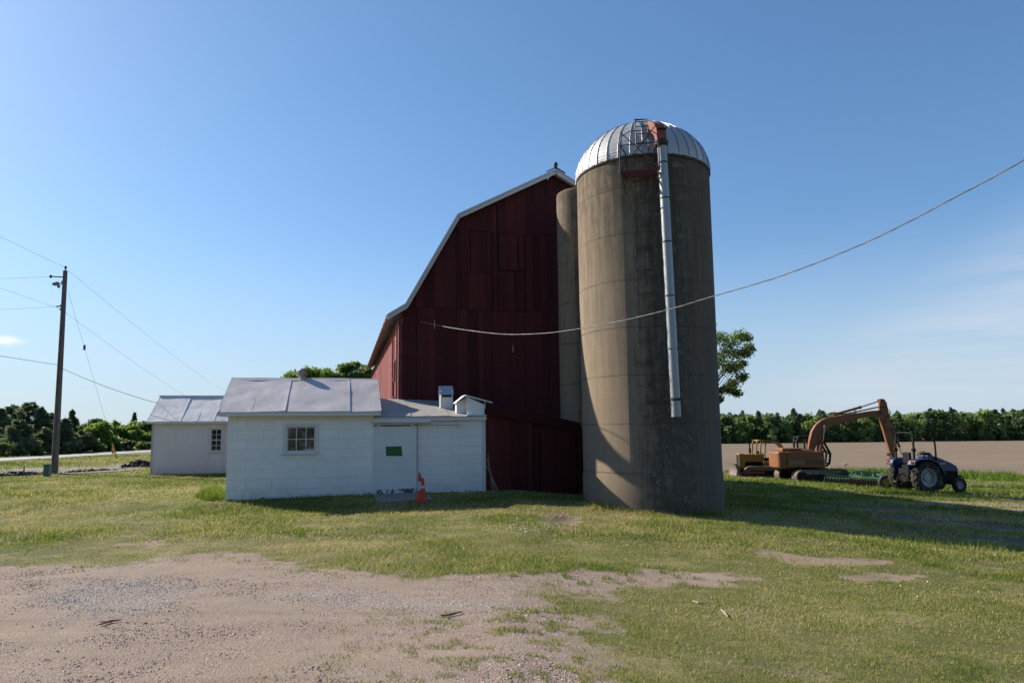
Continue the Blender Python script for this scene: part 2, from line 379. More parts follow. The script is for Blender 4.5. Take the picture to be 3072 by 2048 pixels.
# ------------------------------------------------------------------ ground cover masks (in metres on the ground)
def gpoly(pts): return np.array([list(G(*p).xy) for p in pts])
def sdist(P, X, Y):                       # signed distance to a polygon, positive inside
    X = np.asarray(X, float); Y = np.asarray(Y, float); d = np.full(X.shape, 1e9); ins = np.zeros(X.shape, bool)
    for i in range(len(P)):
        ax, ay = P[i]; bx, by = P[(i + 1) % len(P)]
        ex, ey = bx - ax, by - ay; t = np.clip(((X - ax) * ex + (Y - ay) * ey) / (ex * ex + ey * ey + 1e-9), 0, 1)
        d = np.minimum(d, np.hypot(X - ax - t * ex, Y - ay - t * ey))
        c = ((ay > Y) != (by > Y)) & (X < ex * (Y - ay) / (ey + 1e-12) + ax); ins ^= c
    return np.where(ins, d, -d)
Pg = gpoly([(0, 1700), (250, 1693), (420, 1684), (560, 1668), (700, 1655), (800, 1665), (960, 1700), (1300, 1722), (1700, 1716), (2050, 1718), (2300, 1728), (2330, 1742), (2000, 1752), (1780, 1756), (1690, 1775), (1680, 1800), (1760, 1870), (1850, 1950), (1940, 2047)])
Pg = np.vstack([Pg, [[2.0, 3], [3, -12], [-60, -12], [-60, Pg[0, 1] + .3]]])
Pd = [(gpoly([(1600, 1542), (1660, 1535), (1740, 1545), (1765, 1562), (1740, 1590), (1680, 1597), (1620, 1570)]), .25),
      (gpoly([(2200, 1632), (2290, 1640), (2390, 1662), (2640, 1680), (2600, 1700), (2400, 1692), (2290, 1668)]), .3),
      (gpoly([(2480, 1722), (2600, 1712), (2800, 1722), (2770, 1745), (2560, 1742)]), .3),
      (gpoly([(2545, 1478), (2750, 1482), (3072, 1480), (3300, 1500), (3300, 1560), (3072, 1580), (2800, 1535), (2680, 1500)]), .9),
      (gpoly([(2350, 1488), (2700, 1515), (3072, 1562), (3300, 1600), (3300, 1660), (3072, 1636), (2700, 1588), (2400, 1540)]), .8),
      (gpoly([(370, 1630), (500, 1615), (540, 1628), (430, 1645)]), .4),
      (gpoly([(790, 1598), (900, 1596), (910, 1608), (820, 1614)]), .4),
      (gpoly([(2860, 1640), (3072, 1655), (3072, 1668), (2900, 1655)]), .2)]
Pdk = gpoly([(1640, 1540), (1700, 1537), (1725, 1550), (1690, 1566), (1640, 1560)])
Pcl = gpoly([(1520, 1560), (1600, 1565), (1700, 1590), (1640, 1612), (1530, 1600)])     # clover patch
Pgy = [gpoly([(180, 1740), (500, 1720), (620, 1760), (560, 1830), (250, 1850), (100, 1800)]), gpoly([(760, 1780), (1000, 1762), (1480, 1800), (1500, 1825), (1200, 1835), (850, 1815)])]
def masks(x, y):
    n1 = fbm(x * .8, y * .8, 11, 4) - .5; n2 = fbm(x * 4, y * 4, 15, 3) - .5
    zz = sstep(-1.5, .5, x) * sstep(7.7, 6.9, y)
    g = sstep(-.30 - .6 * zz, .25 + .5 * zz, sdist(Pg, x, y) + n1 * (1.3 + 2.2 * zz) + n2 * (.7 + 1.6 * zz))
    d = np.zeros_like(g)
    for i_, (P, s) in enumerate(Pd): d = np.maximum(d, (1 if i_ not in (3, 4) else sstep(.40, .62, fbm(x * .45, y * .8, 29, 3))) * sstep(-s * .6, s * .6, sdist(P, x, y) - .1 * s + (n1 * 2.4 + n2 * 1.8) * s))
    dry = np.clip(fbm(x * .33 + 5, y * .33, 21, 4) * 1.7 - .35 + n2 * .5, 0, 1)
    bare = sstep(.69, .78, fbm(x * .9 + 31, y * 1.3 + 7, 27, 4) + .05 * np.exp(-((x - 2) / 3) ** 2 - ((y - 7) / 3) ** 2)) * (y < 16)
    # thin sparse lawn between the yard and the grass at the right of it
    sp_ = np.exp(-np.maximum(-sdist(Pg, x, y), 0) / .9) * (x > -.5) * (y < 10.3)
    return g, np.maximum(d, bare * .4), dry, sp_
# ------------------------------------------------------------------ ground sheet
def axis(lo, hi, st, far, gr=1.16):
    a = list(np.arange(lo, hi, st)); s = st
    while a[-1] < far: s = min(s * gr, 60); a.append(a[-1] + s)
    s = st; b = []; p = lo
    while p > -far: s = min(s * gr, 60); p -= s; b.append(p)
    return np.array(b[::-1] + a)
gx = axis(-17, 17, .115, 1600); gy = axis(3.2, 27, .11, 1600)
gy = gy[gy > -60]
X, Y = np.meshgrid(gx, gy); Z = H(X, Y)
g_, d_, dry_, sp2 = masks(X, Y)
Z = Z - .02 * d_ * (Y < 30) + .012 * (fbm(X * 3.1, Y * 3.1, 33, 3) - .5) * np.exp(-(np.maximum(Y, 0) / 18) ** 2)
def grid_obj(name, X, Y, Z, m, cols=None):
    ny, nx = X.shape; V = np.stack([X, Y, Z], -1).reshape(-1, 3).astype(np.float32)
    i = (np.arange(ny - 1)[:, None] * nx + np.arange(nx - 1)[None]).ravel()
    Fc = np.stack([i, i + 1, i + nx + 1, i + nx], -1).astype(np.int32)
    me = bpy.data.meshes.new(name); me.vertices.add(len(V)); me.vertices.foreach_set('co', V.ravel())
    me.loops.add(Fc.size); me.loops.foreach_set('vertex_index', Fc.ravel()); me.polygons.add(len(Fc)); me.polygons.foreach_set('loop_start', np.arange(len(Fc), dtype=np.int32) * 4)
    try: me.polygons.foreach_set('loop_total', np.full(len(Fc), 4, np.int32))
    except Exception: pass
    me.update(calc_edges=True); me.polygons.foreach_set('use_smooth', [True] * len(Fc))
    for k, v in (cols or {}).items():
        a = me.attributes.new(k, 'FLOAT', 'POINT'); a.data.foreach_set('value', v.ravel().astype(np.float32))
    me.materials.append(m); o = bpy.data.objects.new(name, me); C.objects.link(o); return o
def m_ground():
    s = N('ground_cover'); P = s.tc.outputs['Object']
    g = s.attr('gravel'); d = s.attr('dirt'); dry = s.attr('dry'); gry = s.attr('greystone'); dk = s.attr('darksoil_shade')
    fn = s.noise(45, 4, P, .7); mn = s.noise(6, 5, P, .65)
    rag = s.math('SUBTRACT', s.math('ADD', s.math('MULTIPLY', s.noise(5, 6, P, .75), .6), s.math('MULTIPLY', s.noise(17, 3, P, .7), .4)), .5)
    g = s.map(s.math('ADD', g, s.math('MULTIPLY', rag, 1.5)), .22, .74); d = s.map(s.math('ADD', d, s.math('MULTIPLY', rag, 2.0)), .34, .86)
    gr = s.mix(dry, (.10, .115, .030), (.21, .18, .078)); gr = s.mix(s.map(fn, .3, .7, 0, .5), gr, (.10, .085, .045))
    gr = s.mix(s.map(s.noise(32, 4, P, .75), .44, .62, .6, 0), gr, (.045, .052, .018)); gr = s.mix(s.map(s.noise(.9, 6, P, .7), .50, .64, 0, .7), gr, (.27, .215, .125)); gr = s.mix(s.map(s.noise(.12, 5, P), .4, .65, 0, .4), gr, (.12, .15, .03))
    dirt = s.mix(mn, (.20, .15, .112), (.30, .235, .178)); dirt = s.mix(s.map(fn, .4, .7, 0, .5), dirt, (.14, .105, .08))
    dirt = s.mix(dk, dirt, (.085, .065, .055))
    v1 = s.vor(70, P); v2 = s.vor(150, P); v3 = s.vor(19, P)
    st = s.n('ShaderNodeValToRGB'); s.l(v1.outputs['Color'], st.inputs[0])
    e = st.color_ramp.elements; e[0].position = .1; e[0].color = (.17, .142, .125, 1); e[1].position = .9; e[1].color = (.40, .335, .29, 1)
    k = e.new(.5); k.color = (.285, .222, .188, 1)
    sand = s.mix(s.noise(1.2, 5, P), (.30, .243, .198), (.365, .30, .245))
    sand = s.mix(s.map(s.noise(.55, 4, P), .5, .68, 0, .7), sand, (.31, .222, .182))
    ruts = s.noise(1.1, 5, s.stretch(.30, 2.6, 1, (0, 0, R(-4))), .6); sand = s.mix(s.map(ruts, .52, .66, 0, .65), sand, (.205, .163, .132)); sand = s.mix(s.map(ruts, .34, .44, .5, 0), sand, (.44, .36, .29))
    cover = s.map(s.math('ADD', s.noise(1.7, 5, P, .65), s.math('MULTIPLY', gry, .3)), .38, .66, .12, .9)
    gv = s.mix(cover, sand, st.outputs[0])
    sg = s.n('ShaderNodeValToRGB'); s.l(v1.outputs['Color'], sg.inputs[0]); e = sg.color_ramp.elements; e[0].color = (.13, .118, .108, 1); e[1].color = (.44, .405, .37, 1)
    gv = s.mix(s.math('MULTIPLY', gry, .5), gv, sg.outputs[0])
    gv = s.mix(s.map(s.noise(150, 2, P), .35, .65, 0, .4), gv, (.18, .135, .115))
    gv = s.mix(1.0, gv, (1.06, 1.02, .98), 'MULTIPLY'); gv = s.mix(s.map(s.noise(26, 3, P, .7), .30, .62, .40, 0), gv, (.15, .115, .10)); col = s.mix(g, gr, gv); col = s.mix(d, col, dirt)
    peb = s.math('MULTIPLY', s.math('ADD', s.math('SUBTRACT', .6, v1.outputs['Distance']), s.math('MULTIPLY', s.math('SUBTRACT', .6, v2.outputs['Distance']), .45)), g)
    h = s.math('ADD', s.math('ADD', s.math('ADD', peb, s.math('MULTIPLY', s.noise(34, 4, P, .7), 1.2)), s.math('MULTIPLY', ruts, 2.2)), s.math('MULTIPLY', fn, .8))
    return s.fin(col, .95, 0, s.bump(h, .75, .011), .15)
gm = m_ground()
gry_ = np.zeros_like(X); nn = (fbm(X * 1.1, Y * 1.1, 41, 4) - .5)
for P in Pgy: gry_ = np.maximum(gry_, sstep(-.35, .45, sdist(P, X, Y) + nn * 1.6))
ground = grid_obj('ground', X, Y, Z, gm, dict(gravel=g_, dirt=d_, dry=dry_, greystone=gry_, darksoil_shade=np.maximum(sstep(-.2, .3, sdist(Pdk, X, Y) + nn * .8), .75 * sstep(-.5, .5, sdist(Pd[4][0], X, Y) + nn))))  # dark earth; in the silo's shadow band shade is added to the soil colour
tag(ground, 'mown lawn worn to pinkish gravel and sandy dirt in the foreground', None, None, 'structure')
def sheet(name, x0, x1, y0, y1, nx, ny, m, dz, label, wob=0):
    a, b = np.meshgrid(np.linspace(0, 1, nx), np.linspace(0, 1, ny))
    yy = y0 + (y1 - y0) * b
    l = x0 + wob * (fbm(yy * .3, yy * 0 + 3, 51, 3) - .5); r = x1 + wob * (fbm(yy * .3, yy * 0 + 9, 55, 3) - .5)
    xx = l + (r - l) * a
    o = grid_obj(name, xx, yy, H(xx, yy) + dz, m); return tag(o, label, None, None, 'structure')
def m_field():
    s = N('tilled_soil'); P = s.tc.outputs['Object']
    v = s.stretch(1, .10, 1, (0, 0, R(8))); rows = s.noise(1.5, 3, v); wv = s.n('ShaderNodeTexWave', wave_type='BANDS', bands_direction='X'); wv.inputs['Scale'].default_value = .10; wv.inputs['Distortion'].default_value = 1.6; wv.inputs['Detail'].default_value = 3
    mp_ = s.n('ShaderNodeMapping'); mp_.inputs['Rotation'].default_value = (0, 0, R(-20)); s.l(P, mp_.inputs[0]); s.l(mp_.outputs[0], wv.inputs['Vector'])
    col = s.mix(s.noise(.06, 6, P, .65), (.165, .122, .086), (.285, .222, .162)); col = s.mix(s.map(wv.outputs['Fac'], .45, .9, 0, .75), col, (.12, .092, .07))
    col = s.mix(s.map(rows, .5, .75, 0, .4), col, (.20, .155, .12)); col = s.mix(s.map(s.noise(.10, 7, s.stretch(.45, 1.6, 1), .7), .53, .68, 0, .65), col, (.14, .14, .06))
    col = s.mix(s.map(s.noise(7, 4, P), .45, .75, 0, .35), col, (.15, .115, .09))
    return s.fin(col, .95, 0, s.bump(s.math('ADD', s.noise(5, 5, P), s.math('MULTIPLY', wv.outputs['Fac'], .8)), .6, .06), .1)
sheet('field', 13, 260, 54, 218, 120, 90, m_field(), .035, 'tilled bare brown field stretching to the woods', 2)
road_m = plain('road_asphalt', (.26, .26, .265), .85, 0, .12, 2, .2)
sheet('road', -42.6, -37.6, -20, 300, 4, 90, road_m, .02, 'pale grey country road at the left edge')
drv = plain('drive_gravel', (.14, .125, .12), .95, 0, .35, 5, .6)
pts = [G(*p) for p in ((-200, 1409), (0, 1405), (200, 1403), (330, 1396), (440, 1385), (452, 1400), (400, 1412), (240, 1421), (60, 1424), (-200, 1432))]
b = B(); n = 24
top = pts[:5]; bot = pts[5:][::-1]
def lerpl(L, t):
    k = t * (len(L) - 1); i = min(int(k), len(L) - 2); return L[i].lerp(L[i + 1], k - i)
va = []
for i in range(n + 1):
    p = lerpl(top, i / n); q = lerpl(bot, i / n)
    for j in range(5):
        r_ = p.lerp(q, j / 4); r_.y += .25 * (random.random() - .5); r_.z = hz(r_.x, r_.y) + .03; va.append(r_)
b.add(va, [(i * 5 + j, i * 5 + j + 1, i * 5 + 6 + j, i * 5 + 5 + j) for i in range(n) for j in range(4)])
o = b.build('gravel_drive', drv, None, True); tag(o, 'dark gravel drive passing behind the utility pole', None, None, 'structure')
print('ground ok')
# ------------------------------------------------------------------ farm buildings, all squared to the barn: u along its gable, v along its length
A14 = R(14); O0 = Vector((-3.79, 22.8, 0))
def W(u, v, z=0): return Vector((O0.x + u * math.cos(A14) - v * math.sin(A14), O0.y + u * math.sin(A14) + v * math.cos(A14), z))
OFF = {}
_b = B.build
def build(s, name, m, parent=None, *a, **k):
    o = _b(s, name, m, parent, *a, **k)
    if parent is not None and parent.name in OFF: o.location = OFF[parent.name]
    return o
B.build = build
def farm(name, label, cat, u, v, group=None):
    t = thing(name, label, cat, W(u, v), A14, group); OFF[t.name] = (-u, -v, 0); return t
rnd = random.uniform
def wallx(b, x0, x1, z0, z1, y0, y1, hole=None):
    if not hole: return b.mm((x0, y0, z0), (x1, y1, z1))
    a, c, d, e = hole
    b.mm((x0, y0, z0), (a, y1, z1)); b.mm((c, y0, z0), (x1, y1, z1)); b.mm((a, y0, z0), (c, y1, d)); b.mm((a, y0, e), (c, y1, z1)); return b
def tin(name, m, parent, pu, pv, e0, e1, r0, r1, n, amp=.012, seed=0, lap=.004, thick=.012):
    """sheets of tin between the eave line e0-e1 and ridge line r0-r1, each sheet dented and lapped over its neighbour"""
    b = B(); e0, e1, r0, r1 = map(Vector, (e0, e1, r0, r1)); nx, ny = 14, 14
    up = (e1 - e0).cross(r0 - e0).normalized()
    if up.z < 0: up = -up
    for k in range(n):
        j0 = 0 if k == 0 else rnd(-.012, .012); vs = []; fs = []
        for j in range(ny + 1):
            for i in range(nx + 1):
                s = (k + i / nx) / n; t = j / ny
                p = e0.lerp(e1, s).lerp(r0.lerp(r1, s), t)
                q = float(fbm(p.x * 1.6 + seed, p.y * 1.6 + p.z, 60 + seed, 3) - .5) * amp * 2.2 + float(fbm(p.x * .6 + k * 9, p.z * 1.3, 70 + seed, 2) - .5) * amp * 2
                edge = min(i, nx - i) / nx; q += .004 * (1 if edge == 0 else 0) * (1 - (k + (i == nx)) % 2)
                vs.append(p + up * (q + lap * 2.2 * (i / nx) + j0 * .3))
        W_ = nx + 1
        for j in range(ny):
            for i in range(nx): fs.append((j * W_ + i, j * W_ + i + 1, j * W_ + W_ + i + 1, j * W_ + W_ + i))
        m_ = len(vs); vs += [p - up * thick for p in vs]
        fs += [tuple(q + m_ for q in f[::-1]) for f in fs]
        for i in range(nx): fs += [(i, i + m_, i + 1 + m_, i + 1), (ny * W_ + i, ny * W_ + i + 1, ny * W_ + i + 1 + m_, ny * W_ + i + m_)]
        for j in range(ny): fs += [(j * W_, j * W_ + W_, j * W_ + W_ + m_, j * W_ + m_), (j * W_ + nx, j * W_ + nx + m_, j * W_ + W_ + nx + m_, j * W_ + W_ + nx)]
        b.add(vs, fs)
    return b.build(name, m, parent, True, ang=25)
def window(parent, name, u0, u1, z0, z1, y, glass, cols, rows, trim=.09, sash=.03, split=None):
    """outer trim proud of the wall, sash bars, one sheet of panes behind them"""
    b = B(); t = trim
    b.mm((u0 - t, y - .03, z0 - .02), (u0, y + .05, z1 + t)); b.mm((u1, y - .03, z0 - .02), (u1 + t, y + .05, z1 + t)); b.mm((u0, y - .027, z1), (u1, y + .05, z1 + t))
    f = b.build(name, M_TRIM, parent)
    s = B(); s.mm((u0 - t - .02, y - .07, z0 - .075), (u1 + t + .02, y + .05, z0 - .02)); s.build('sill', M_TRIM, f)
    g = B(); k = .035
    g.mm((u0, y + .02, z0 - .02), (u1, y + .05, z0 + k)); g.mm((u0, y + .02, z1 - k), (u1, y + .05, z1)); g.mm((u0, y + .018, z0), (u0 + k, y + .052, z1)); g.mm((u1 - k, y + .018, z0), (u1, y + .052, z1))
    for i in range(1, cols): x = u0 + (u1 - u0) * i / cols; g.mm((x - .011, y + .024, z0), (x + .011, y + .05, z1))
    for j in range(1, rows):
        z = z0 + (z1 - z0) * j / rows; h = .022 if split == j else .011; g.mm((u0, y + .022, z - h), (u1, y + .051, z + h))
    g.build('sash', M_TRIM, f)
    p = B(); p.mm((u0, y + .04, z0), (u1, y + .047, z1)); p.build('panes', glass, f); return f
# --- milkhouse
V0 = -2.48
mh = farm('milkhouse', 'small white block milkhouse with a tin gable roof and one six pane window', 'outbuilding', -4.93, V0)
u0, u1, ridge, back = -4.93, -.93, -.48, 1.5
b = B(); wallx(b, u0, u1, -.25, 2.33, V0, V0 + .2, (-3.35, -2.57, 1.29, 2.0))
b.mm((u0, back - .2, -.25), (u1, back, 2.3))
for x, s in ((u0, 1), (u1, -1)): b.prism([(x, V0 + .2, -.25), (x, back - .2, -.25), (x, back - .2, 2.32), (x, ridge, 3.38), (x, V0 + .2, 2.32)], (.2 * s, 0, 0))
b.build('block_wall', M_BLOCK, mh)
b = B(); b.mm((-5.14, V0 - .25, 2.30), (-.74, V0 - .225, 2.42)); b.mm((-5.12, V0 - .225, 2.295), (-.76, V0 - .003, 2.32)); b.build('fascia', M_TRIM, mh)
tin('roof', M_ROOF, mh, 0, 0, (-5.17, V0 - .27, 2.435), (-.72, V0 - .27, 2.425), (-5.17, ridge, 3.53), (-.72, ridge, 3.53), 5, .02, 1)
tin('roof', M_ROOF, mh, 0, 0, (-5.17, back + .27, 2.43), (-.72, back + .27, 2.43), (-5.17, ridge + .01, 3.53), (-.72, ridge + .01, 3.53), 5, .01, 2)
b = B()
for x in (-5.16, -.755):
    b = B(); b.bar((x, V0 - .25, 2.37), (x, ridge, 3.46), .03, .12); b.bar((x, back + .25, 2.37), (x, ridge + .01, 3.46), .03, .12); b.build('rake_board', M_TRIM, mh)
cuts = [-5.17, -4.5, -3.62, -2.6, -1.65, -.72]; b = B()
for i in range(5):
    l = .006 * (i % 2); wob = rnd(-.015, .015)
    b.prism([(cuts[i], ridge - .17, 3.445 + l), (cuts[i], ridge, 3.55 + l), (cuts[i], ridge + .17, 3.46 + l), (cuts[i], ridge, 3.535 + l)], (cuts[i + 1] - cuts[i] + .03, 0, wob * .4))
b.build('ridge_cap', M_ROOF, mh)
wf = window(mh, 'window', -3.35, -2.57, 1.29, 2.0, V0, M_WIN, 3, 2)
b = B(); b.mm((-2.82, V0 + .015, 1.33), (-2.60, V0 + .035, 1.37)); b.bar((-2.83, V0 + .02, 1.34), (-2.79, V0 + .02, 1.64), .012, .02); b.build('torn_plastic', plain('milky_plastic', (.45, .42, .38), .5, 0, .2), wf)
# turbine vent
tv = farm('turbine_vent', 'round ribbed metal turbine vent on the ridge of the white milkhouse', 'vent', -3.06, ridge)
M_TV = plain('turbine_metal', (.30, .28, .28), .45, .6, .3)
b = B(); cx = (-3.06, ridge, 0); b.lathe([(.10, 3.42), (.10, 3.60)], 18, cx); b.build('collar', M_TV, tv, True)
b = B(); n = 20
for k in range(n):
    t = 2 * math.pi * k / n; pr = [(.10, 3.59), (.155, 3.66), (.165, 3.72), (.15, 3.79), (.09, 3.84)]
    P1 = [Vector((cx[0] + r_ * math.cos(t), cx[1] + r_ * math.sin(t), z)) for r_, z in pr]
    P2 = [Vector((cx[0] + r_ * .93 * math.cos(t + .36), cx[1] + r_ * .93 * math.sin(t + .36), z)) for r_, z in pr]
    b.add(P1 + P2, [(i, i + 1, i + 6, i + 5) for i in range(4)])
b.build('vanes', M_TV, tv, True)
b = B(); b.lathe([(.1, 3.835), (.06, 3.855), (0.001, 3.86)], 16, cx); b.build('cap', M_TV, tv, True)
# --- annex with the sliding door
VA = V0 + .12
ax_ = farm('annex', 'low white block annex with a sliding door between milkhouse and barn', 'outbuilding', -.93, VA)
b = B(); b.mm((-.93, VA, -.4), (2.44, VA + .2, 2.29)); b.prism([(2.24, VA + .2, -.4), (2.24, -.02, -.4), (2.24, -.02, 2.78), (2.24, VA + .2, 2.29)], (.2, 0, 0))
b.build('block_wall', M_BLOCK, ax_)
tin('roof', M_ANNEX, ax_, 0, 0, (-.98, VA - .12, 2.27), (2.47, VA - .12, 2.275), (-.98, -.0, 2.945), (2.47, -.03, 2.80), 3, .016, 5)
b = B(); b.mm((-.94, VA - .10, 2.15), (2.46, VA - .07, 2.255)); b.mm((-.9, VA - .07, 2.15), (2.45, VA - .003, 2.17)); b.build('fascia', M_TRIM, ax_)
b = B(); b.mm((2.34, VA - .012, -.28), (2.45, VA - .002, 2.14)); b.build('corner_board', M_TRIM, ax_)
b = B(); b.prism([(-.95, VA - .12, 2.20), (-.95, VA - .20, 2.20), (-.95, VA - .22, 2.11), (-.95, VA - .19, 2.08), (-.95, VA - .12, 2.08)], (1.70, 0, -.012)); b.build('gutter', M_TRIM, ax_, bevel=.006)
b = B(); b.mm((-.92, VA - .085, 2.02), (1.62, VA - .03, 2.085)); b.mm((1.57, VA - .10, 2.0), (1.66, VA - .02, 2.13)); b.build('track_cover', M_TRIM, ax_)
sdr = B(); sdr.mm((-.95, VA - .10, -.06), (.33, VA - .055, 1.985)); dr = sdr.build('sliding_door', M_DOORW, ax_, bevel=.004)
dr['label'] = 'white sliding door with a green painted rectangle'
b = B(); b.xz([(-.57, 1.395), (-.11, 1.40), (-.085, 1.13), (-.12, 1.105), (-.3, 1.115), (-.56, 1.12)], VA - .103, VA - .1005); b.build('painted_patch', M_GREEN, dr)
b = B(); b.mm((-.95, VA - .113, -.075), (.34, VA - .1005, .16)); b.build('kick_board', M_PEEL, dr)
for x in (-.78, .21):
    b = B(); b.mm((x - .05, VA - .115, 1.955), (x + .05, VA - .088, 2.02)); b.mm((x - .02, VA - .118, 1.88), (x + .02, VA - .1005, 1.955)); b.build('hanger', M_TRIM, dr)
b = B(); b.mm((.347, VA - .03, -.05), (.365, VA - .002, 2.0)); b.mm((-.95, VA - .06, 1.99), (.36, VA - .004, 2.012)); b.build('shadow_gap', M_GAP, dr); b = B(); b.mm((.325, VA - .108, .1), (.345, VA - .05, 1.98)); b.build('edge_strip', M_TRIM, dr)
# hooded vent box
hv = farm('vent_hood', 'tall narrow white vent box with a metal hood on the annex roof', 'vent', 1.4, VA + 1)
va1 = VA + 1.0
b = B(); b.mm((1.20, va1, 2.45), (1.60, va1 + .42, 2.90)); b.mm((1.20, va1, 2.90), (1.235, va1 + .42, 3.12)); b.mm((1.565, va1, 2.90), (1.60, va1 + .42, 3.12)); b.mm((1.235, va1 + .38, 2.90), (1.565, va1 + .42, 3.12)); b.mm((1.235, va1 - .008, 2.45), (1.25, va1 - .001, 2.95)); b.mm((1.55, va1 - .008, 2.45), (1.565, va1 - .001, 2.95))
b.build('box', M_TRIM, hv)
b = B(); b.prism([(1.18, va1 - .06, 2.985), (1.18, va1 + .14, 3.27), (1.18, va1 + .30, 3.27), (1.18, va1 + .48, 2.99), (1.18, va1 + .46, 2.985), (1.18, va1 + .29, 3.255), (1.18, va1 + .15, 3.255), (1.18, va1 - .04, 2.985)], (.44, 0, 0)); b.prism([(1.195, va1, 2.98), (1.195, va1 + .42, 2.98), (1.195, va1 + .29, 3.25), (1.195, va1 + .15, 3.25)], (.012, 0, 0)); b.prism([(1.593, va1, 2.98), (1.593, va1 + .42, 2.98), (1.593, va1 + .29, 3.25), (1.593, va1 + .15, 3.25)], (.012, 0, 0))
b.build('hood', plain('hood_metal', (.42, .44, .48), .3, .6, .12), hv)
b = B(); b.mm((1.24, va1 + .02, 2.895), (1.56, va1 + .37, 2.91)); b.build('opening', M_GAP, hv)
# stub wall with sloped cap
pw = farm('parapet_stub', 'white block stub with a sloping cap above the annex corner', 'parapet', 1.88, VA)
b = B(); b.xz([(1.89, 2.24), (2.43, 2.24), (2.43, 2.62), (1.89, 2.86)], VA + .01, VA + .55); b.xz([(1.60, 2.34), (1.885, 2.34), (1.885, 2.84), (1.60, 2.685)], VA + .30, VA + .54); b.build('block_wall', M_BLOCK, pw)
b = B(); b.prism([(1.83, VA - .06, 2.885), (2.66, VA - .06, 2.665), (2.66, VA - .06, 2.705), (1.83, VA - .06, 2.925)], (0, .68, 0)); b.prism([(1.83, VA + .0, 2.925), (1.83, VA + .62, 2.925), (1.55, VA + .62, 2.70), (1.55, VA, 2.70)], (0, 0, -.03)); b.prism([(2.44, VA - .03, 2.50), (2.60, VA - .03, 2.50), (2.62, VA - .03, 2.67), (2.44, VA - .03, 2.715)], (0, .5, 0)); b.build('cap', M_TRIM, pw)
b = B(); b.mm((1.84, VA - .125, 2.283), (2.47, VA + .02, 2.31)); b.build('base_flashing', M_TRIM, pw)
# concrete step
b = B(); q = [W(-.85, VA - 1.6), W(.62, VA - 1.65), W(.5, VA - .05), W(-.95, VA - .05)]; zt = [hz(p.x, p.y) + .05 for p in q]; zt[2] = zt[3] = max(zt[2], zt[3]) - .02
b.add([(p.x, p.y, z) for p, z in zip(q, zt)] + [(p.x, p.y, z - .3) for p, z in zip(q, zt)], [(0, 1, 2, 3), (7, 6, 5, 4), (0, 4, 5, 1), (1, 5, 6, 2), (2, 6, 7, 3), (3, 7, 4, 0)]); o = b.build('door_step', M_SLAB, None, bevel=.02); tag(o, 'worn concrete step slab in front of the white sliding door', 'step')
# --- barn
L = 22.0
barn = farm('barn', 'big dark red board barn with a pale gambrel roof edge', 'barn', 0, 0)
half = [(0, 5.82), (.21, 5.95), (1.98, 9.15), (5.545, 11.04)]; gab = half + [(11.09 - x, z) for x, z in half[-2::-1]]
def topz(u):
    for (a, za), (c, zc) in zip(gab, gab[1:]):
        if a <= u <= c: return za + (zc - za) * (u - a) / (c - a)
    return 5.8
def boards(b, u0, u1, zb, zt, y, wmin=.16, wmax=.36, gapp=.12, skip=None, axis='u', d=1):
    u = u0
    while u < u1 - .01:
        w_ = min(rnd(wmin, wmax), u1 - u); g = rnd(.004, .012) if random.random() > gapp else rnd(.02, .045)
        a, c = u, u + w_ - g
        if c > a + .02 and not (skip and skip(a, c)):
            p = y - d * rnd(.0, .018); t = rnd(.15, .85); lo0 = zb(a) if callable(zb) else zb; lo1 = zb(c) if callable(zb) else zb
            hi0 = zt(a) if callable(zt) else zt; hi1 = zt(c) if callable(zt) else zt
            if axis == 'u': b.prism([(a, p, lo0), (c, p, lo1), (c, p, hi1), (a, p, hi0)], (0, d * .03, 0), t)
            else: b.prism([(p, a, lo0), (p, c, lo1), (p, c, hi1), (p, a, hi0)], (d * .03, 0, 0), t)
        u += w_
b = B(); b.xz([(0.02, 0), (11.07, 0)] + [(x, z - .05) for x, z in gab[::-1]], .05, .09); b.mm((0.05, .09, 0), (.09, L, 5.8)); b.mm((11.0, .09, 0), (11.05, L, 5.8)); b.xz([(0.02, 0), (11.07, 0)] + [(x, z - .05) for x, z in gab[::-1]], L - .1, L)
b.build('inner_lining', M_GAP, barn)
b = B()
sag = lambda z0, k: (lambda u: z0 + k * math.sin(u * .8) + .05 * (vn(u) - .5))
vn = lambda u: float(vnoise(u * 3, 0 * u + 1, 90))
s1 = lambda u: 6.02 + .03 * math.sin(u * 1.3); s2 = lambda u: 8.84 + .04 * math.sin(u * 1.1); s3 = lambda u: 7.35 + .06 * math.sin(u * 2)
boards(b, 0.01, 11.08, 1.0, lambda u: min(s1(u) - .012, topz(u)), 0.03, .2, .42)
h0, h1 = 3.45, 4.42
boards(b, .21, 1.98, s1, lambda u: min(topz(u), 8.82), 0.03, .2, .4)
boards(b, 1.98, 2.1, s1, lambda u: min(s2(u), topz(u)), 0.03)
boards(b, 2.1, 3.2, s3, lambda u: s2(u) - .012, 0.03, .2, .4); boards(b, 2.1, 3.2, s1, lambda u: s3(u) - .015, 0.02, .25, .4)
boards(b, 3.24, h0 - .03, s1, lambda u: s2(u) - .012, 0.03)
boards(b, h0, h1, s1, 7.42, 0.032, .3, .5)
boards(b, h1 + .03, 9.11, s1, lambda u: s2(u) - .012, 0.03, .2, .4)
boards(b, 9.11, 10.87, s1, lambda u: min(topz(u), 8.82), 0.03)
boards(b, 1.98, 9.11, s2, topz, 0.018, .2, .42)
b.build('gable_wall', M_RED, barn)
b = B(); boards(b, h0 + .02, h1 - .02, 7.47, 8.78, -.005, .24, .4); ld = b.build('loft_door', M_RED, barn)
b = B(); boards(b, .12, L, .2, 5.75, .03, .14, .3, .2, None, 'v'); b.build('side_wall', M_REDS, barn)
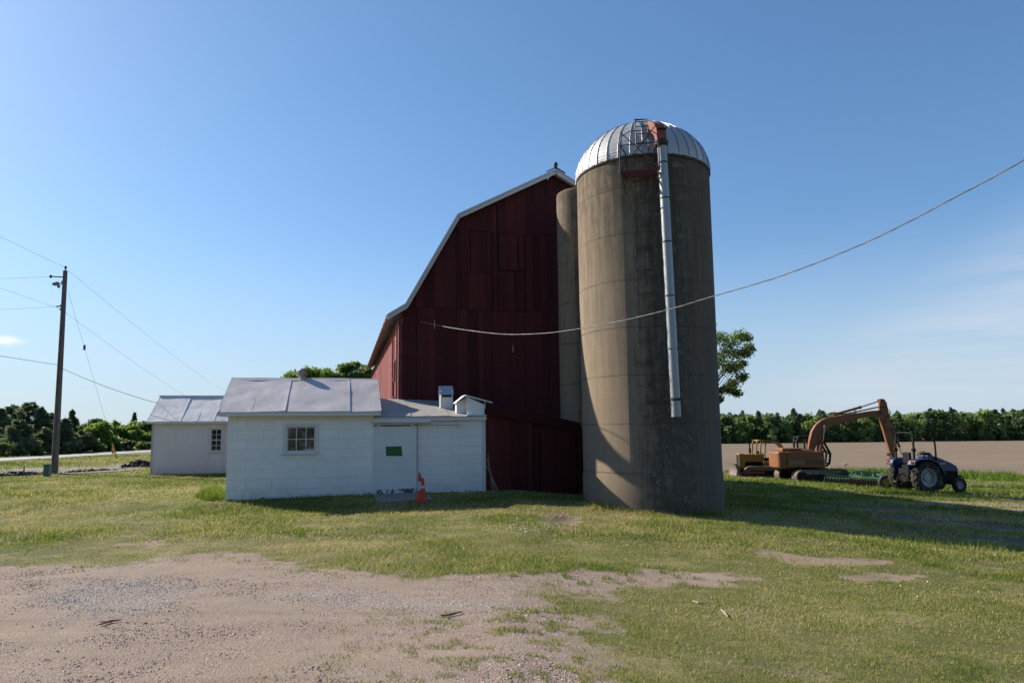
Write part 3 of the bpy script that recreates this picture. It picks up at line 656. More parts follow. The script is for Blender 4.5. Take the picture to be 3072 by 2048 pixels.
b = B(); b.mm((-.03, -.03, .2), (.10, -.012, 5.8)); b.mm((-.03, -.012, .2), (-.004, .12, 5.75)); b.mm((-.06, .55, .2), (-.01, .72, 5.3)); b.mm((-.06, 2.6, .2), (-.01, 2.75, 5.3)); b.build('corner_board', M_REDS, barn)
b = B()
for v_, z0, z1 in ((1.15, 3.55, 4.35), (1.95, 3.05, 3.75)):
    b.mm((-.05, v_, z0), (-.005, v_ + .05, z1)); b.mm((-.05, v_ + .5, z0), (-.005, v_ + .55, z1)); b.mm((-.052, v_, z0), (-.006, v_ + .55, z0 + .05)); b.mm((-.052, v_, z1 - .05), (-.006, v_ + .55, z1))
b.build('hatch_frame', M_REDS, barn)
prof = [(-.42, 5.70), (.19, 6.09), (1.965, 9.30), (5.545, 11.20)]; prof += [(11.09 - x, z) for x, z in prof[-2::-1]]
b = B()
for (a, za), (c, zc) in zip(prof, prof[1:]):
    n_ = 36
    d_ = Vector((c - a, 0, zc - za)).normalized(); nr = Vector((-d_.z, 0, d_.x))
    for i in range(n_):
        v0_, v1_ = -.30 + (L + .6) * i / n_, -.30 + (L + .6) * (i + 1) / n_; o_ = nr * (.012 * (i % 2))
        P = [Vector((a, v0_, za)) + o_, Vector((c, v0_, zc)) + o_, Vector((c, v1_, zc)) + o_, Vector((a, v1_, za)) + o_]
        b.prism(P, nr * .02)
b.build('roof', M_BROOF, barn)
b = B()
for (a, za), (c, zc) in zip(prof, prof[1:]):
    p, q = Vector((a, -.31, za - .10)), Vector((c, -.31, zc - .10)); d_ = (q - p).normalized()
    b.bar(p - d_ * .02, q + d_ * .02, .035, .15, (0, 0, 1)); b.bar(p + Vector((0, .16, -.0)), q + Vector((0, .16, -.0)), .28, .02)
    b.bar(p + Vector((0, -.03, .075)), q + Vector((0, -.03, .075)), .05, .035)
b.build('rake_board', M_RAKE, barn)
b = B(); b.tube([(5.545, -.28, 11.15), (5.545, -.28, 11.32)], .03); b.lathe([(.0, 11.28), (.07, 11.31), (.09, 11.38), (.07, 11.45), (.001, 11.48)], 12, (5.545, -.28, 0)); b.bar((5.2, -.3, 11.08), (5.545, -.3, 11.27), .06, .03); b.bar((5.9, -.3, 11.08), (5.545, -.3, 11.27), .06, .03); b.build('finial', M_STEEL, barn, True)
b = B(); b.mm((5.2, -.02, 10.25), (5.28, .0, 10.62)); b.build('hay_hook', M_GAP, barn)
# --- red lean-to
lt = farm('lean_to', 'low dark red board lean-to with a plain door beside the silo', 'outbuilding', 2.47, VA - .02)
lz = lambda u: 2.66 + (2.0 - 2.66) * (u - 2.46) / 3.01
b = B(); y = VA + .02; boards(b, 2.47, 4.17, -.3, lambda u: lz(u) - .22, y, .2, .3); boards(b, 4.17, 6.44, 1.72, lambda u: lz(u) - .05, y, .3, .5); boards(b, 5.39, 6.44, -.5, 1.72, y, .2, .3)
b.build('front_wall', M_REDD, lt)
b = B(); b.xz([(2.5, -.3), (5.5, -.35), (5.5, 1.8), (2.5, 2.5)], y + .06, y + .09); b.build('inner_lining', M_GAP, lt)
b = B(); boards(b, 4.2, 5.37, -.28, 1.835, y - .02, .5, .8, 0); b.build('door', M_REDD, lt)
b = B(); boards(b, VA + .12, -.03, -.3, 1.75, 6.4, .2, .3, .1, None, 'v', -1); b.build('side_wall', M_REDD, lt)
b = B(); b.prism([(2.45, VA - .07, lz(2.45) + .045), (6.48, VA - .07, lz(6.48) + .045), (6.48, VA - .07, lz(6.48) - .2), (2.45, VA - .07, lz(2.45) - .34)], (0, .035, 0), .7); b.build('fascia', M_REDD, lt)
b = B(); b.prism([(2.45, VA - .034, lz(2.45) + .005), (6.48, VA - .034, lz(6.48) + .005), (6.48, VA - .034, lz(6.48) + .04), (2.45, VA - .034, lz(2.45) + .04)], (0, 2.33, 0)); b.build('roof', M_ANNEX, lt)
# --- corrugated shed
SV = 10.97
sh = farm('corrugated_shed', 'small white corrugated metal shed with a tin roof and a narrow window', 'outbuilding', -10.12, SV)
m = N('white_corrugated'); sx = m.n('ShaderNodeSeparateXYZ'); m.l(m.tc.outputs['Object'], sx.inputs[0])
col = m.mix(m.noise(1.2, 5, m.stretch(1, 1, .4)), (.58, .59, .59), (.68, .69, .69)); col = m.mix(m.map(sx.outputs[2], .5, .0, 0, .35), col, (.35, .34, .31)); col = m.mix(m.map(m.noise(4, 6, m.stretch(1, 1, .3), .7), .62, .72, 0, .4), col, (.30, .30, .28))
M_CORR = m.fin(col, .5, .15, m.bump(m.noise(3, 3), .1, .01))
b = B(); n = 150; pts_ = []
for i in range(n + 1): pts_.append((-10.12 + 4.6 * i / n, SV + (.018 if i % 2 else 0)))
vsl = [(x, yy, z) for x, yy in pts_ for z in (-.15, 2.32)]
b.add(vsl, [(2 * i, 2 * i + 2, 2 * i + 3, 2 * i + 1) for i in range(n) if not (-7.68 < (pts_[i][0] + .02) < -7.18)])
for z0, z1 in ((-.15, 1.02), (2.06, 2.32)): b.mm((-7.70, SV + .004, z0), (-7.16, SV + .02, z1))
b.mm((-10.10, SV + .03, -.15), (-10.06, SV + 4, 2.3)); b.mm((-5.56, SV + .03, -.15), (-5.52, SV + 4, 2.3)); b.mm((-10.1, SV + 3.95, -.15), (-5.5, SV + 4, 2.3))
for x in (-10.1, -5.56): b.prism([(x, SV, 2.3), (x, SV + 4, 2.3), (x, SV + 2, 3.6)], (.04, 0, 0))
b.build('corrugated_wall', M_CORR, sh)
tin('roof', M_ROOF2, sh, 0, 0, (-10.34, SV - .25, 2.40), (-5.4, SV - .25, 2.40), (-10.34, SV + 2, 3.66), (-5.4, SV + 2, 3.66), 7, .016, 9)
tin('roof', M_ROOF2, sh, 0, 0, (-10.34, SV + 4.25, 2.40), (-5.4, SV + 4.25, 2.40), (-10.34, SV + 2.01, 3.66), (-5.4, SV + 2.01, 3.66), 4, .01, 12)
b = B(); b.mm((-10.34, SV - .24, 2.30), (-5.4, SV - .21, 2.39)); b.mm((-10.32, SV - .21, 2.30), (-5.4, SV - .002, 2.325)); b.build('fascia', M_TRIM, sh)
b = B(); b.mm((-10.36, SV + 1.9, 3.61), (-5.38, SV + 2.1, 3.685)); b.build('ridge_cap', M_ROOF2, sh)
b = B(); b.mm((-10.15, SV - .02, -.15), (-10.09, SV + .002, 2.3)); b.build('corner_board', M_RAKE, sh)
window(sh, 'window', -7.66, -7.2, 1.04, 2.04, SV - .01, M_WIN2, 2, 4, .07, split=2)
# ------------------------------------------------------------------ silo
SX, SY, SR, SZ = 4.07, 20.35, 2.0, 9.52
silo = thing('silo', 'tall weathered concrete silo with a ribbed metal dome roof', 'silo', (SX, SY, 0))
TH = math.atan2(SX, SY)
b = B(); prof_ = [(SR + .02, -.9), (SR + .02, .55), (SR, .57)]
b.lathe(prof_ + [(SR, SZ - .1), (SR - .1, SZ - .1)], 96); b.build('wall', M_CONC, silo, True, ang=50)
b = B(); b.lathe([(SR + .02, SZ - .13), (SR + .035, SZ - .1), (SR + .02, SZ - .02)], 96); b.build('rim_band', M_RUNG, silo, True)
b = B(); n = 36
def dome(t, a, r=1.0): return Vector((SR * 1.015 * r * math.cos(t) * math.cos(a), SR * 1.015 * r * math.cos(t) * math.sin(a), SZ - .06 + 1.63 * r * math.sin(t)))
hood = -math.pi / 2 + .07
for k in range(n):
    a0, a1 = 2 * math.pi * k / n, 2 * math.pi * (k + 1) / n; tn = rnd(0, 1)
    nseg = 14
    for j in range(nseg):
        t0, t1 = 1.5 * j / nseg, 1.5 * (j + 1) / nseg
        am = (a0 + a1) / 2
        if j > 9 and abs(((am - hood + math.pi) % (2 * math.pi)) - math.pi) < .17: continue
        b.add([dome(t0, a0), dome(t0, am, .997), dome(t1, am, .997), dome(t1, a0)], [(0, 1, 2, 3)], tn); b.add([dome(t0, am, .997), dome(t0, a1), dome(t1, a1), dome(t1, am, .997)], [(0, 1, 2, 3)], tn)
b.lathe([(.16, SZ + 1.55), (.16, SZ + 1.60), (.001, SZ + 1.63)], 20, col=.3)
dm = b.build('dome_roof', M_DOME, silo, True, ang=12)
b = B()
for k in range(n):
    a = 2 * math.pi * k / n; b.tube([dome(1.46 * j / 12, a, 1.004) for j in range(13)], .012, 5)
b.build('ribs', plain('rib_metal', (.26, .26, .27), .5, .5, .2), dm)
# all fittings: local axes at the face towards the yard; p(s, d, z): s metres round to the right, d metres out from the wall
FA = -math.pi / 2
def sp_(s, d, z, r=SR): a = FA + s / SR; return Vector(((r + d) * math.cos(a), (r + d) * math.sin(a), z))
# filler pipe
sP = .10
pz = [(9.60), (8.6), (6.9), (5.3), (3.9), (2.13)]
b = B(); b.tube([sp_(sP, .34, 9.66), sp_(sP + .09, .36, 2.13)], .127, 20); pipe = b.build('filler_pipe', M_GALV, silo, True)
for z in (9.05, 8.05, 6.83, 5.35, 3.92, 2.62):
    b = B(); b.lathe([(.129, z - .02), (.138, z - .015), (.138, z + .015), (.129, z + .02)], 20, sp_(sP + .012 * (9.6 - z), .343, 0)); b.build('pipe_band', M_STEEL, pipe, True)
b = B()
cen = [sp_(sP - .02, .34, 9.60), sp_(sP - .025, .33, 9.84), sp_(sP - .04, .27, 10.0), sp_(sP - .06, .15, 10.14), sp_(sP - .08, -.05, 10.26), sp_(sP - .1, -.5, 10.42)]
vs_ = []
for i, p in enumerate(cen):
    d_ = (cen[min(i + 1, 5)] - cen[max(i - 1, 0)]).normalized(); a_ = Vector((1, 0, 0)); u_ = d_.cross(a_).normalized()
    for sx_, sy_ in ((-1, -1), (1, -1), (1, 1), (-1, 1)): vs_.append(p + a_ * (.125 * sx_) + u_ * (.15 * sy_))
b.add(vs_, [(i * 4 + k, i * 4 + (k + 1) % 4, i * 4 + 4 + (k + 1) % 4, i * 4 + 4 + k) for i in range(5) for k in range(4)] + [(0, 1, 2, 3), (20, 21, 22, 23)])
gn = b.build('gooseneck', M_RUST, silo, True, ang=40)
b = B(); b.lathe([(.15, 9.52), (.19, 9.56), (.19, 9.66), (.15, 9.70)], 18, sp_(sP - .02, .34, 0)); b.build('clamp', M_RUNG, gn); b = B(); b.mm(tuple(sp_(sP, .32, 9.98) - Vector((.16, .2, .01))), tuple(sp_(sP, .32, 9.98) + Vector((.115, .13, .01)))); b.build('clamp', M_RUNG, gn)
b = B()
for k in range(9):
    t0, t1 = math.pi * k / 9, math.pi * (k + 1) / 9; w_ = .22
    P = []
    for t in (t0, t1):
        for e, (yy, zz) in enumerate(((-1.55, 10.36), (-.70, 10.88))): P.append(Vector((sP * .8 - .06 + w_ * math.cos(t), yy, zz + .0 + .19 * math.sin(t))))
    b.add([P[0], P[1], P[3], P[2]], [(0, 1, 2, 3)])
    b.add([q * 1 + Vector((0, 0, .015)) for q in (P[0], P[1], P[3], P[2])], [(0, 1, 2, 3)])
b.build('hatch_hood', M_DOME, silo, True, ang=60)
b = B(); b.bar(sp_(-.48, .06, 2.52), sp_(-.02, .12, 2.50), .03, .03); b.bar(sp_(-.02, .12, 2.50), sp_(.1, .24, 2.58), .03, .03); b.lathe([(.13, 2.55), (.145, 2.56), (.145, 2.61), (.13, 2.62)], 18, sp_(sP + .085, .36, 0)); b.build('pipe_bracket', M_RUNG, silo)
sL = -.43
for z in [2.98 + .632 * k for k in range(10)]:
    r_ = B(); w_ = .19; dr_ = rnd(-.02, .02)
    r_.tube([sp_(sL - w_, -.03, z - .02), sp_(sL - w_, .09, z + dr_ * .3), sp_(sL, .095, z + dr_), sp_(sL + w_, .09, z), sp_(sL + w_, -.03, z - .02)], .013, 6); r_.tube([sp_(sL - w_, .05, z - .22), sp_(sL - w_, .09, z)], .010, 5); r_.build('rung', M_RUNG, silo)
# cage platform under the dome
b = B(); s0, s1, z0, z1 = sL - .40, sL + .40, 8.78, 9.55
def cg(s, z, d=.62): return sp_(s, d, z)
for s in (s0, s1):
    b.bar(sp_(s, .05, z0), cg(s, z0), .03, .03); b.bar(cg(s, z0 - .05), cg(s, z1 + .04), .03, .03); b.bar(sp_(s, .05, z1), cg(s, z1), .025, .025); b.bar(sp_(s, .03, z0 - .45), cg(s, z0, .5), .025, .025); b.bar(sp_(s, .02, z0), sp_(s, .02, z1), .03, .03)
b.bar(cg(s0, z1 - .02), cg(s1, z1 - .02), .02, .02); b.bar(cg(s0, z0 + .05), cg(s1, z1 + .55, .5), .022, .022); b.bar(cg(s1, z0 + .02), cg(s0, z1 + .4, .55), .022, .022)
b.tube([cg(s0, z1), cg(s0 + .02, z1 + .25, .55), cg(s0 + .2, z1 + .42, .45), cg(sL, z1 + .48, .3), cg(s1 - .2, z1 + .42, .45), cg(s1 - .02, z1 + .25, .55), cg(s1, z1)], .014, 6)
pf = b.build('platform_cage', M_STEEL, silo)
b = B()
for k in range(5): d_ = .10 + .125 * k; b.bar(sp_(s0, d_, z0 + .02), sp_(s1, d_, z0 + .02), .05, .03)
b.build('platform_slats', M_RUSTD, pf)
# ladder up the dome
b = B(); aL = FA + sL / SR + .04; da = .085
for s in (-da, da): b.tube([dome(.02 + 1.42 * j / 12, aL + s / max(math.cos(.02 + 1.42 * j / 12), .35) * .95, 1.035) for j in range(13)], .016, 6)
for j in range(7):
    t = .18 + .2 * j; k_ = da / max(math.cos(t), .35) * .95; b.tube([dome(t, aL - k_, 1.037), dome(t, aL + k_, 1.037)], .013, 6)
p = dome(1.40, aL, 1.04); b.bar(p + Vector((-.19, 0, .1)), p + Vector((.2, .03, .11)), .03, .04); b.bar(p + Vector((-.17, 0, -.05)), p + Vector((-.17, 0, .1)), .02, .02); b.bar(p + Vector((.18, 0, -.05)), p + Vector((.18, 0, .1)), .02, .02)
b.build('dome_ladder', M_STEEL, silo)
# chute between silo and barn
ch = thing('silo_chute', 'narrow round concrete chute standing between the silo and the barn', 'chute', (2.32, 22.50, 0))
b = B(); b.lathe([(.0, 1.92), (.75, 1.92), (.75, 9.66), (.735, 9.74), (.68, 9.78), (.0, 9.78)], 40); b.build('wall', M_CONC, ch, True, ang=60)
b = B(); b.tube([(.60, -.48, 9.2), (.58, -.48, 10.0)], .03); b.build('vent_stub', M_RUNG, ch)
print('buildings ok')
# ------------------------------------------------------------------ machines
M_ORG = plain('faded_orange', (.19, .068, .019), .55, 0, .25, 3, .15, 18, (.13, .06, .035), (.55, .75))
M_YEL = plain('dull_yellow', (.27, .15, .018), .55, 0, .25, 3, .15, 18, (.14, .09, .04), (.55, .75))
M_BLK = plain('black_paint', (.010, .010, .011), .75, 0, .3); M_BLK.node_tree.nodes['Principled BSDF'].inputs['Specular IOR Level'].default_value = .2
M_CHR = plain('chrome_rod', (.55, .57, .6), .2, .9, .1, bump=0)
M_TRK = plain('track_steel', (.12, .10, .085), .7, .3, .35, 5, .3, 20, (.22, .18, .14), (.45, .7))
M_BLUE = plain('tractor_blue', (.009, .024, .085), .4, 0, .2, 3, .05)
M_GRN = plain('implement_green', (.03, .13, .065), .6, 0, .25, 5, .1, 20, (.16, .19, .12), (.5, .75))
M_TYRE = m_tyre('tyre'); M_RIMW = plain('pale_rim', (.30, .31, .30), .5, .1, .15); M_RIMY = plain('yellow_rim', (.38, .31, .08), .55, 0, .2)
M_CLEAR = m_clear('cab_glass'); M_DECAL = plain('dark_stripe', (.05, .03, .02), .6, 0, .1, bump=0); M_LRED = plain('red_lens', (.35, .03, .015), .25, 0, .1, bump=0)
def wheel(parent, c, r, w_, rim, rr, lugs, name='wheel', offs=1, flip=1):
    """axle along local Y; c = centre"""
    RX = Matrix.Rotation(R(90), 3, 'X')
    b = B(); h = w_ / 2
    b.lathe([(rr, -h * .8), (rr + (r - rr) * .35, -h), (r * .93, -h * .95), (r * .965, -h * .75), (r * .965, h * .75), (r * .93, h * .95), (rr + (r - rr) * .35, h), (rr, h * .8)], 36, c, RX)
    for k in range(lugs):
        for s in (-1, 1):
            a = 2 * math.pi * (k + .25 * (s + 1)) / lugs
            p = Vector((math.cos(a), 0, math.sin(a))); q = Vector((math.cos(a + .22), 0, math.sin(a + .22)))
            b.bar(Vector(c) + p * r * .985 + Vector((0, s * h * .92, 0)), Vector(c) + q * r * .985 + Vector((0, s * .0, 0)), r * .055, r * .06, tuple(p))
    t = b.build('wheel', M_TYRE, parent, True, ang=30)
    b = B(); f = -flip
    b.lathe([(rr, h * .8), (rr * .97, h * .82), (rr * .93, h * .55), (rr * .82, h * .5), (rr * .78, -h * .0), (rr * .45, -h * .05), (rr * .40, h * .25), (.001, h * .27)], 32, c, Matrix.Rotation(R(90 * (1 if flip > 0 else -1)), 3, 'X'))
    b.lathe([(rr, h * .8), (rr * .8, h * .3), (.001, h * .2)], 24, c, Matrix.Rotation(R(-90 * (1 if flip > 0 else -1)), 3, 'X'))
    for k in range(8):
        a = 2 * math.pi * k / 8; p = Vector(c) + Vector((math.cos(a) * rr * .3, -flip * h * .28, math.sin(a) * rr * .3)); b.box(p, (.03, .03, .03))
    b.build('rim', rim, t, True, ang=30); return t
def track(parent, L_, Hh, w_, yc, x0=0, shoe=.11):
    r = Hh / 2; path = []
    n = 10
    for k in range(n + 1): a = -math.pi / 2 - math.pi * k / n; path.append((x0 - L_ / 2 + r + r * math.cos(a), r + r * math.sin(a)))
    for k in range(n + 1): a = math.pi / 2 - math.pi * k / n; path.append((x0 + L_ / 2 - r + r * math.cos(a), r + r * math.sin(a)))
    b = B(); b.xz([(x, z) for x, z in path], yc - w_ / 2 + .02, yc + w_ / 2 - .02)
    tot = path + [path[0]]
    for (ax, az), (cx_, cz) in zip(tot, tot[1:]):
        d = math.hypot(cx_ - ax, cz - az); m_ = max(1, round(d / shoe))
        for k in range(m_):
            t0, t1 = (k + .08) / m_, (k + .92) / m_
            p = Vector((ax + (cx_ - ax) * t0, yc, az + (cz - az) * t0)); q = Vector((ax + (cx_ - ax) * t1, yc, az + (cz - az) * t1)); nr = Vector((-(cz - az), 0, cx_ - ax)).normalized()
            b.bar(p + nr * .01, q + nr * .01, w_, .035, tuple(nr)); mid = (p + q) / 2; b.bar(mid + nr * .035 + Vector((0, -w_ / 2, 0)), mid + nr * .035 + Vector((0, w_ / 2, 0)), .025, .03, tuple(nr))
    t = b.build('track', M_TRK, parent)
    b = B()
    for s in (-1, 1):
        yy = yc + s * (w_ / 2 - .015)
        b.mm((x0 - L_ / 2 + r, yy - .012, r * .55), (x0 + L_ / 2 - r, yy + .012, r * 1.35))
        for k in range(6): b.lathe([(r * .35, -.02), (r * .35, .02), (.001, .025)], 14, (x0 - L_ / 2 + r + (L_ - 2 * r) * (k + .5) / 6, yy, r * .42), Matrix.Rotation(R(90), 3, 'X'))
        for e in (-1, 1): b.lathe([(r * .8, -.02), (r * .8, .02), (r * .3, .03), (.001, .03)], 20, (x0 + e * (L_ / 2 - r), yy, r), Matrix.Rotation(R(90), 3, 'X'))
    b.build('track_frame', M_BLK, t)
# --- excavator
EY = 44.5; ex = (2140 + 1250 / 4.612 - 1536 + 4) / 2048 * EY
exc = thing('excavator', 'faded orange tracked excavator with its long boom raised over the tractor', 'excavator', (ex, EY, hz(ex, EY) - .02), R(-8))
KX, KZ = .00454, .00477
def E2(x, y): return ((x - 1250) * KX, (1180 - y) * KZ)
ro = Matrix.Rotation(R(18), 3, 'Z')
hold = bpy.data.objects.new('undercarriage', None)
def rotz_last(o, a, off=(0, 0, 0)): o.rotation_euler = (0, 0, a); o.location = off
for yc in (-1.02, 1.02):
    track(exc, 3.6, .80, .58, yc, .05, .15)
for o in list(exc.children): rotz_last(o, R(17))
b = B(); b.lathe([(.62, .62), (.62, .98)], 24, (-.1, 0, 0)); b.mm((-.8, -.8, .35), (.6, .8, .66)); b.build('turntable', M_BLK, exc, True)
# upper body with a rounded counterweight
b = B(); pl_ = [(.55, -1.22), (-1.95, -1.22)] + [(-2.05 - .38 * math.sin(t), -1.22 * math.cos(t)) for t in np.linspace(.25, math.pi - .25, 11)] + [(-1.95, 1.22), (.30, 1.22)]
cw = [p for p in pl_]
b.prism([(x, y, .95) for x, y in [(.55, -1.22), (-1.7, -1.22), (-1.7, 1.22), (.55, 1.22)]], (0, 0, 1.0)); b.build('body', M_ORG, exc, bevel=.04)
b = B(); q = [(-1.71, -1.235)] + cw[1:-1] + [(-1.71, 1.235)]; b.prism([(x, y, .92) for x, y in q], (0, 0, 1.04)); b.build('counterweight', M_ORG, exc, bevel=.09)
b = B(); b.mm((-1.9, -1.0, 1.95), (-.75, .9, 2.16)); b.mm((-.7, -1.0, 1.95), (-.1, .2, 2.05)); b.build('engine_hood', M_ORG, exc, bevel=.06)
b = B()
for z in (1.19, 1.27, 1.35): b.mm((-1.68, -1.227, z), (.53, -1.2205, z + .035))
for x in (-1.02, -.6): b.mm((x, -1.226, .98), (x + .012, -1.2205, 1.93))
b.build('stripes', M_DECAL, exc)
b = B(); b.mm((-1.6, -1.229, 1.13), (-.62, -1.2215, 1.42)); b.build('worn_decal', plain('worn_decal', (.20, .13, .10), .7, 0, .3, 6), exc)
b = B()
for x in (-1.5, -.2): b.tube([(x, -1.1, 1.95), (x, -1.1, 2.14)], .016, 6)
b.tube([(-1.5, -1.1, 2.14), (-.2, -1.1, 2.14)], .016, 6); b.tube([(.1, -1.1, 1.95), (.1, -1.1, 2.1), (.4, -1.1, 2.1), (.4, -1.1, 1.95)], .014, 6); b.build('hand_rail', M_RUST, exc)
# cab on the far side
cp_ = [(-.61, .97), (-.61, 2.58), (-.50, 2.84), (.26, 2.88), (1.02, 2.55), (1.40, 1.76), (1.30, 1.12), (1.08, .97)]
b = B()
for yc in (.38, 1.22):
    for p, q in zip(cp_, cp_[1:] + cp_[:1]): b.bar((p[0], yc, p[1]), (q[0], yc, q[1]), .10, .21, (0, 1, 0))
    b.bar((.06, yc, .97), (.06, yc, 2.86), .09, .15, (0, 1, 0)); b.bar((-.61, yc, 1.90), (1.35, yc, 1.90), .08, .15, (0, 1, 0))
for p in cp_: b.bar((p[0], .36, p[1]), (p[0], 1.24, p[1]), .10, .10)
b.mm((-.55, .36, 2.78), (.30, 1.24, 2.86)); b.mm((-.6, .36, .97), (1.05, 1.24, 1.03)); b.mm((-.6, .36, .97), (.06, .40, 1.90)); b.mm((-.6, 1.20, .97), (.06, 1.24, 1.90)); b.mm((-.64, .38, .97), (-.58, 1.22, 1.90))
b.build('cab', M_BLK, exc, bevel=.02)
b = B(); b.mm((-.3, .58, 1.2), (.2, 1.02, 1.35)); b.mm((-.35, .58, 1.35), (-.22, 1.02, 2.1)); b.build('seat', M_BLK, exc, bevel=.04)
b = B(); b.add([(1.06, .42, 2.52), (1.06, 1.18, 2.52), (1.40, 1.18, 1.76), (1.40, .42, 1.76)], [(0, 1, 2, 3)]); b.build('cab_window', M_CLEAR, exc); b = B(); b.add([(-.58, .385, 1.98), (.02, .385, 1.98), (.02, .385, 2.8), (-.5, .385, 2.8), (-.58, .385, 2.6)], [(0, 1, 2, 3, 4)]); b.build('cab_window', M_CLEAR, exc)
def box_beam(name, poly, y0, y1, m=M_ORG):
    b = B(); b.xz([E2(*p) for p in poly], y0, y1); return b.build(name, m, exc, bevel=.025)
box_beam('boom', [(1225, 815), (1228, 740), (1250, 640), (1290, 510), (1345, 425), (1420, 365), (1500, 330), (1700, 300), (1930, 270), (2130, 240), (2225, 240), (2240, 262), (2235, 290), (2220, 297), (1900, 352), (1650, 418), (1505, 470), (1452, 505), (1400, 590), (1330, 722), (1275, 830)], -.24, .20)
box_beam('stick', [(2215, 95), (2240, 84), (2290, 90), (2318, 140), (2337, 277), (2373, 583), (2390, 878), (2377, 1000), (2352, 991), (2332, 868), (2271, 613), (2199, 277), (2222, 180), (2226, 110)], -.17, .13)
box_beam('bucket', [(2340, 985), (2400, 975), (2460, 1010), (2490, 1080), (2450, 1150), (2380, 1165), (2350, 1120), (2395, 1080), (2370, 1030)], -.45, .40, M_TRK)
def cyl(name, a, m_, c, y, r):
    b = B(); p, q, s = [Vector((E2(*k)[0], y, E2(*k)[1])) for k in (a, m_, c)]; b.tube([p, q], r, 12); b.tube([p.lerp(q, .93), q], r * 1.25, 12); o = b.build(name, M_ORG, exc, True); b = B(); b.tube([q, s], r * .55, 10); b.build('rod', M_CHR, o, True)
cyl('boom_cylinder', (1352, 890), (1418, 630), (1458, 425), -.36, .085); cyl('boom_cylinder', (1352, 890), (1418, 630), (1458, 425), .33, .085)
cyl('stick_cylinder', (1600, 292), (1985, 190), (2226, 115), -.02, .085); cyl('bucket_cylinder', (2365, 440), (2454, 726), (2482, 830), -.02, .07)
b = B()
for k, (yy, dz) in enumerate(((-.2, 0), (-.12, 8), (.1, 3))):
    b.tube([Vector((E2(*p)[0], yy, E2(*p)[1] + .02 * k)) for p in ((1462, 335 - dz), (1500, 295 - dz), (1580, 268), (1640, 262), (1720, 290), (1900, 262), (2080, 225), (2200, 200), (2290, 198), (2350, 240 + dz * 3), (2345, 330))], .016, 5)
b.tube([Vector((E2(*p)[0], -.19, E2(*p)[1])) for p in ((2320, 300), (2270, 380), (2250, 440), (2280, 500), (2340, 512), (2375, 480))], .014, 5); b.build('hoses', M_BLK, exc)
for a_, r_ in (((1458, 425), .13), ((2215, 262), .15), ((2240, 100), .1), ((1235, 800), .15)):
    b = B(); x_, z_ = E2(*a_); b.tube([(x_, -.30, z_), (x_, .28, z_)], r_ * .7, 12); b.build('pivot_pin', M_STEEL, exc, True)
# --- bulldozer behind it
BY = 48.5; bx = (2140 + 600 / 4.612 - 1536 + 4) / 2048 * BY
dz_ = thing('bulldozer', 'old yellow bulldozer with a curved canopy parked behind the orange excavator', 'bulldozer', (bx, BY, hz(bx, BY) - .05), R(172))
def D2(x, y): return ((600 - x) * .0052, (1133 - y) * .0051)
for yc in (-.85, .85): track(dz_, 2.6, .78, .45, yc, .1, .16)
b = B(); (x0, z1), (x1, z0) = D2(615, 812), D2(345, 985); b.mm((x0, -.42, z0), (x1, .42, z1)); b.mm((x1 - .02, -.5, z0 - .15), (x1 + .33, .5, z1 + .03)); b.mm((-1.6, -.75, .75), (.1, .75, 1.15)); b.mm((-1.5, -.7, 1.1), (-.9, .7, 1.55)); b.build('body', M_YEL, dz_, bevel=.05)
b = B(); b.mm((x1 + .28, -.42, z0), (x1 + .345, .42, z1 - .06)); b.build('grille', M_BLK, dz_); b = B(); b.mm((x0 + .1, -.43, z0 - .2), (x1 - .1, .43, z0 + .35)); b.mm((-.5, -.3, 1.0), (0, .3, 1.35)); b.build('engine', M_BLK, dz_)
for yc in (-.72, .72):
    for pp in (((500, 825), (512, 680), (522, 640), (548, 627)), ((605, 840), (622, 690), (632, 650), (640, 638))): b = B(); b.tube([(D2(*p)[0], yc, D2(*p)[1]) for p in pp], .05, 8); b.build('canopy_post', M_YEL, dz_)
b = B(); cv = [(530, 630), (560, 622), (640, 630), (720, 640), (790, 655), (830, 685), (850, 722), (856, 760)]
pts_ = [D2(*p) for p in cv]; b.prism([(x, -.78, z) for x, z in pts_] + [(x * .985, -.78, z - .05) for x, z in pts_[::-1]], (0, 1.56, 0)); b.build('canopy', M_YEL, dz_, bevel=.01)
b = B(); b.tube([(D2(455, 830)[0], -.2, D2(455, 830)[1]), (D2(453, 660)[0], -.2, D2(453, 660)[1])], .05, 10); b.tube([(D2(455, 800)[0], -.2, D2(455, 800)[1]), (D2(454, 740)[0], -.2, D2(454, 740)[1])], .085, 10); b.tube([(D2(548, 830)[0], .1, D2(548, 830)[1]), (D2(548, 775)[0], .1, D2(548, 775)[1])], .08, 10); b.build('exhaust', M_BLK, dz_, True)
b = B(); b.mm((-.75, -.3, 1.2), (-.25, .3, 1.35)); b.mm((-.85, -.3, 1.35), (-.7, .3, 1.85)); b.build('seat', M_BLK, dz_, bevel=.04)
b = B(); b.tube([(-.1, 0, 1.2), (.05, 0, 1.75)], .03, 6); b.tube([(-.2, .3, 1.2), (-.15, .3, 1.7)], .02, 6); b.tube([(-.2, -.3, 1.2), (-.15, -.3, 1.65)], .02, 6); b.build('lever', M_BLK, dz_)
bl = [(1.95 + .16 * math.sin(t) , .05 + .95 * k / 8) for k, t in enumerate(np.linspace(0, math.pi, 9))]
b = B(); b.xz([(2.28 - x + 1.8, z) for x, z in bl] + [(2.20 - x + 1.72, z) for x, z in bl[::-1]], -1.35, 1.35); b.build('blade', plain('worn_blade', (.16, .135, .12), .6, .3, .3, 3), dz_)
for yc in (-1.12, 1.12): b = B(); b.bar((.1, yc, .4), (2.0, yc, .35), .12, .16); b.build('push_arm', M_RUST, dz_)
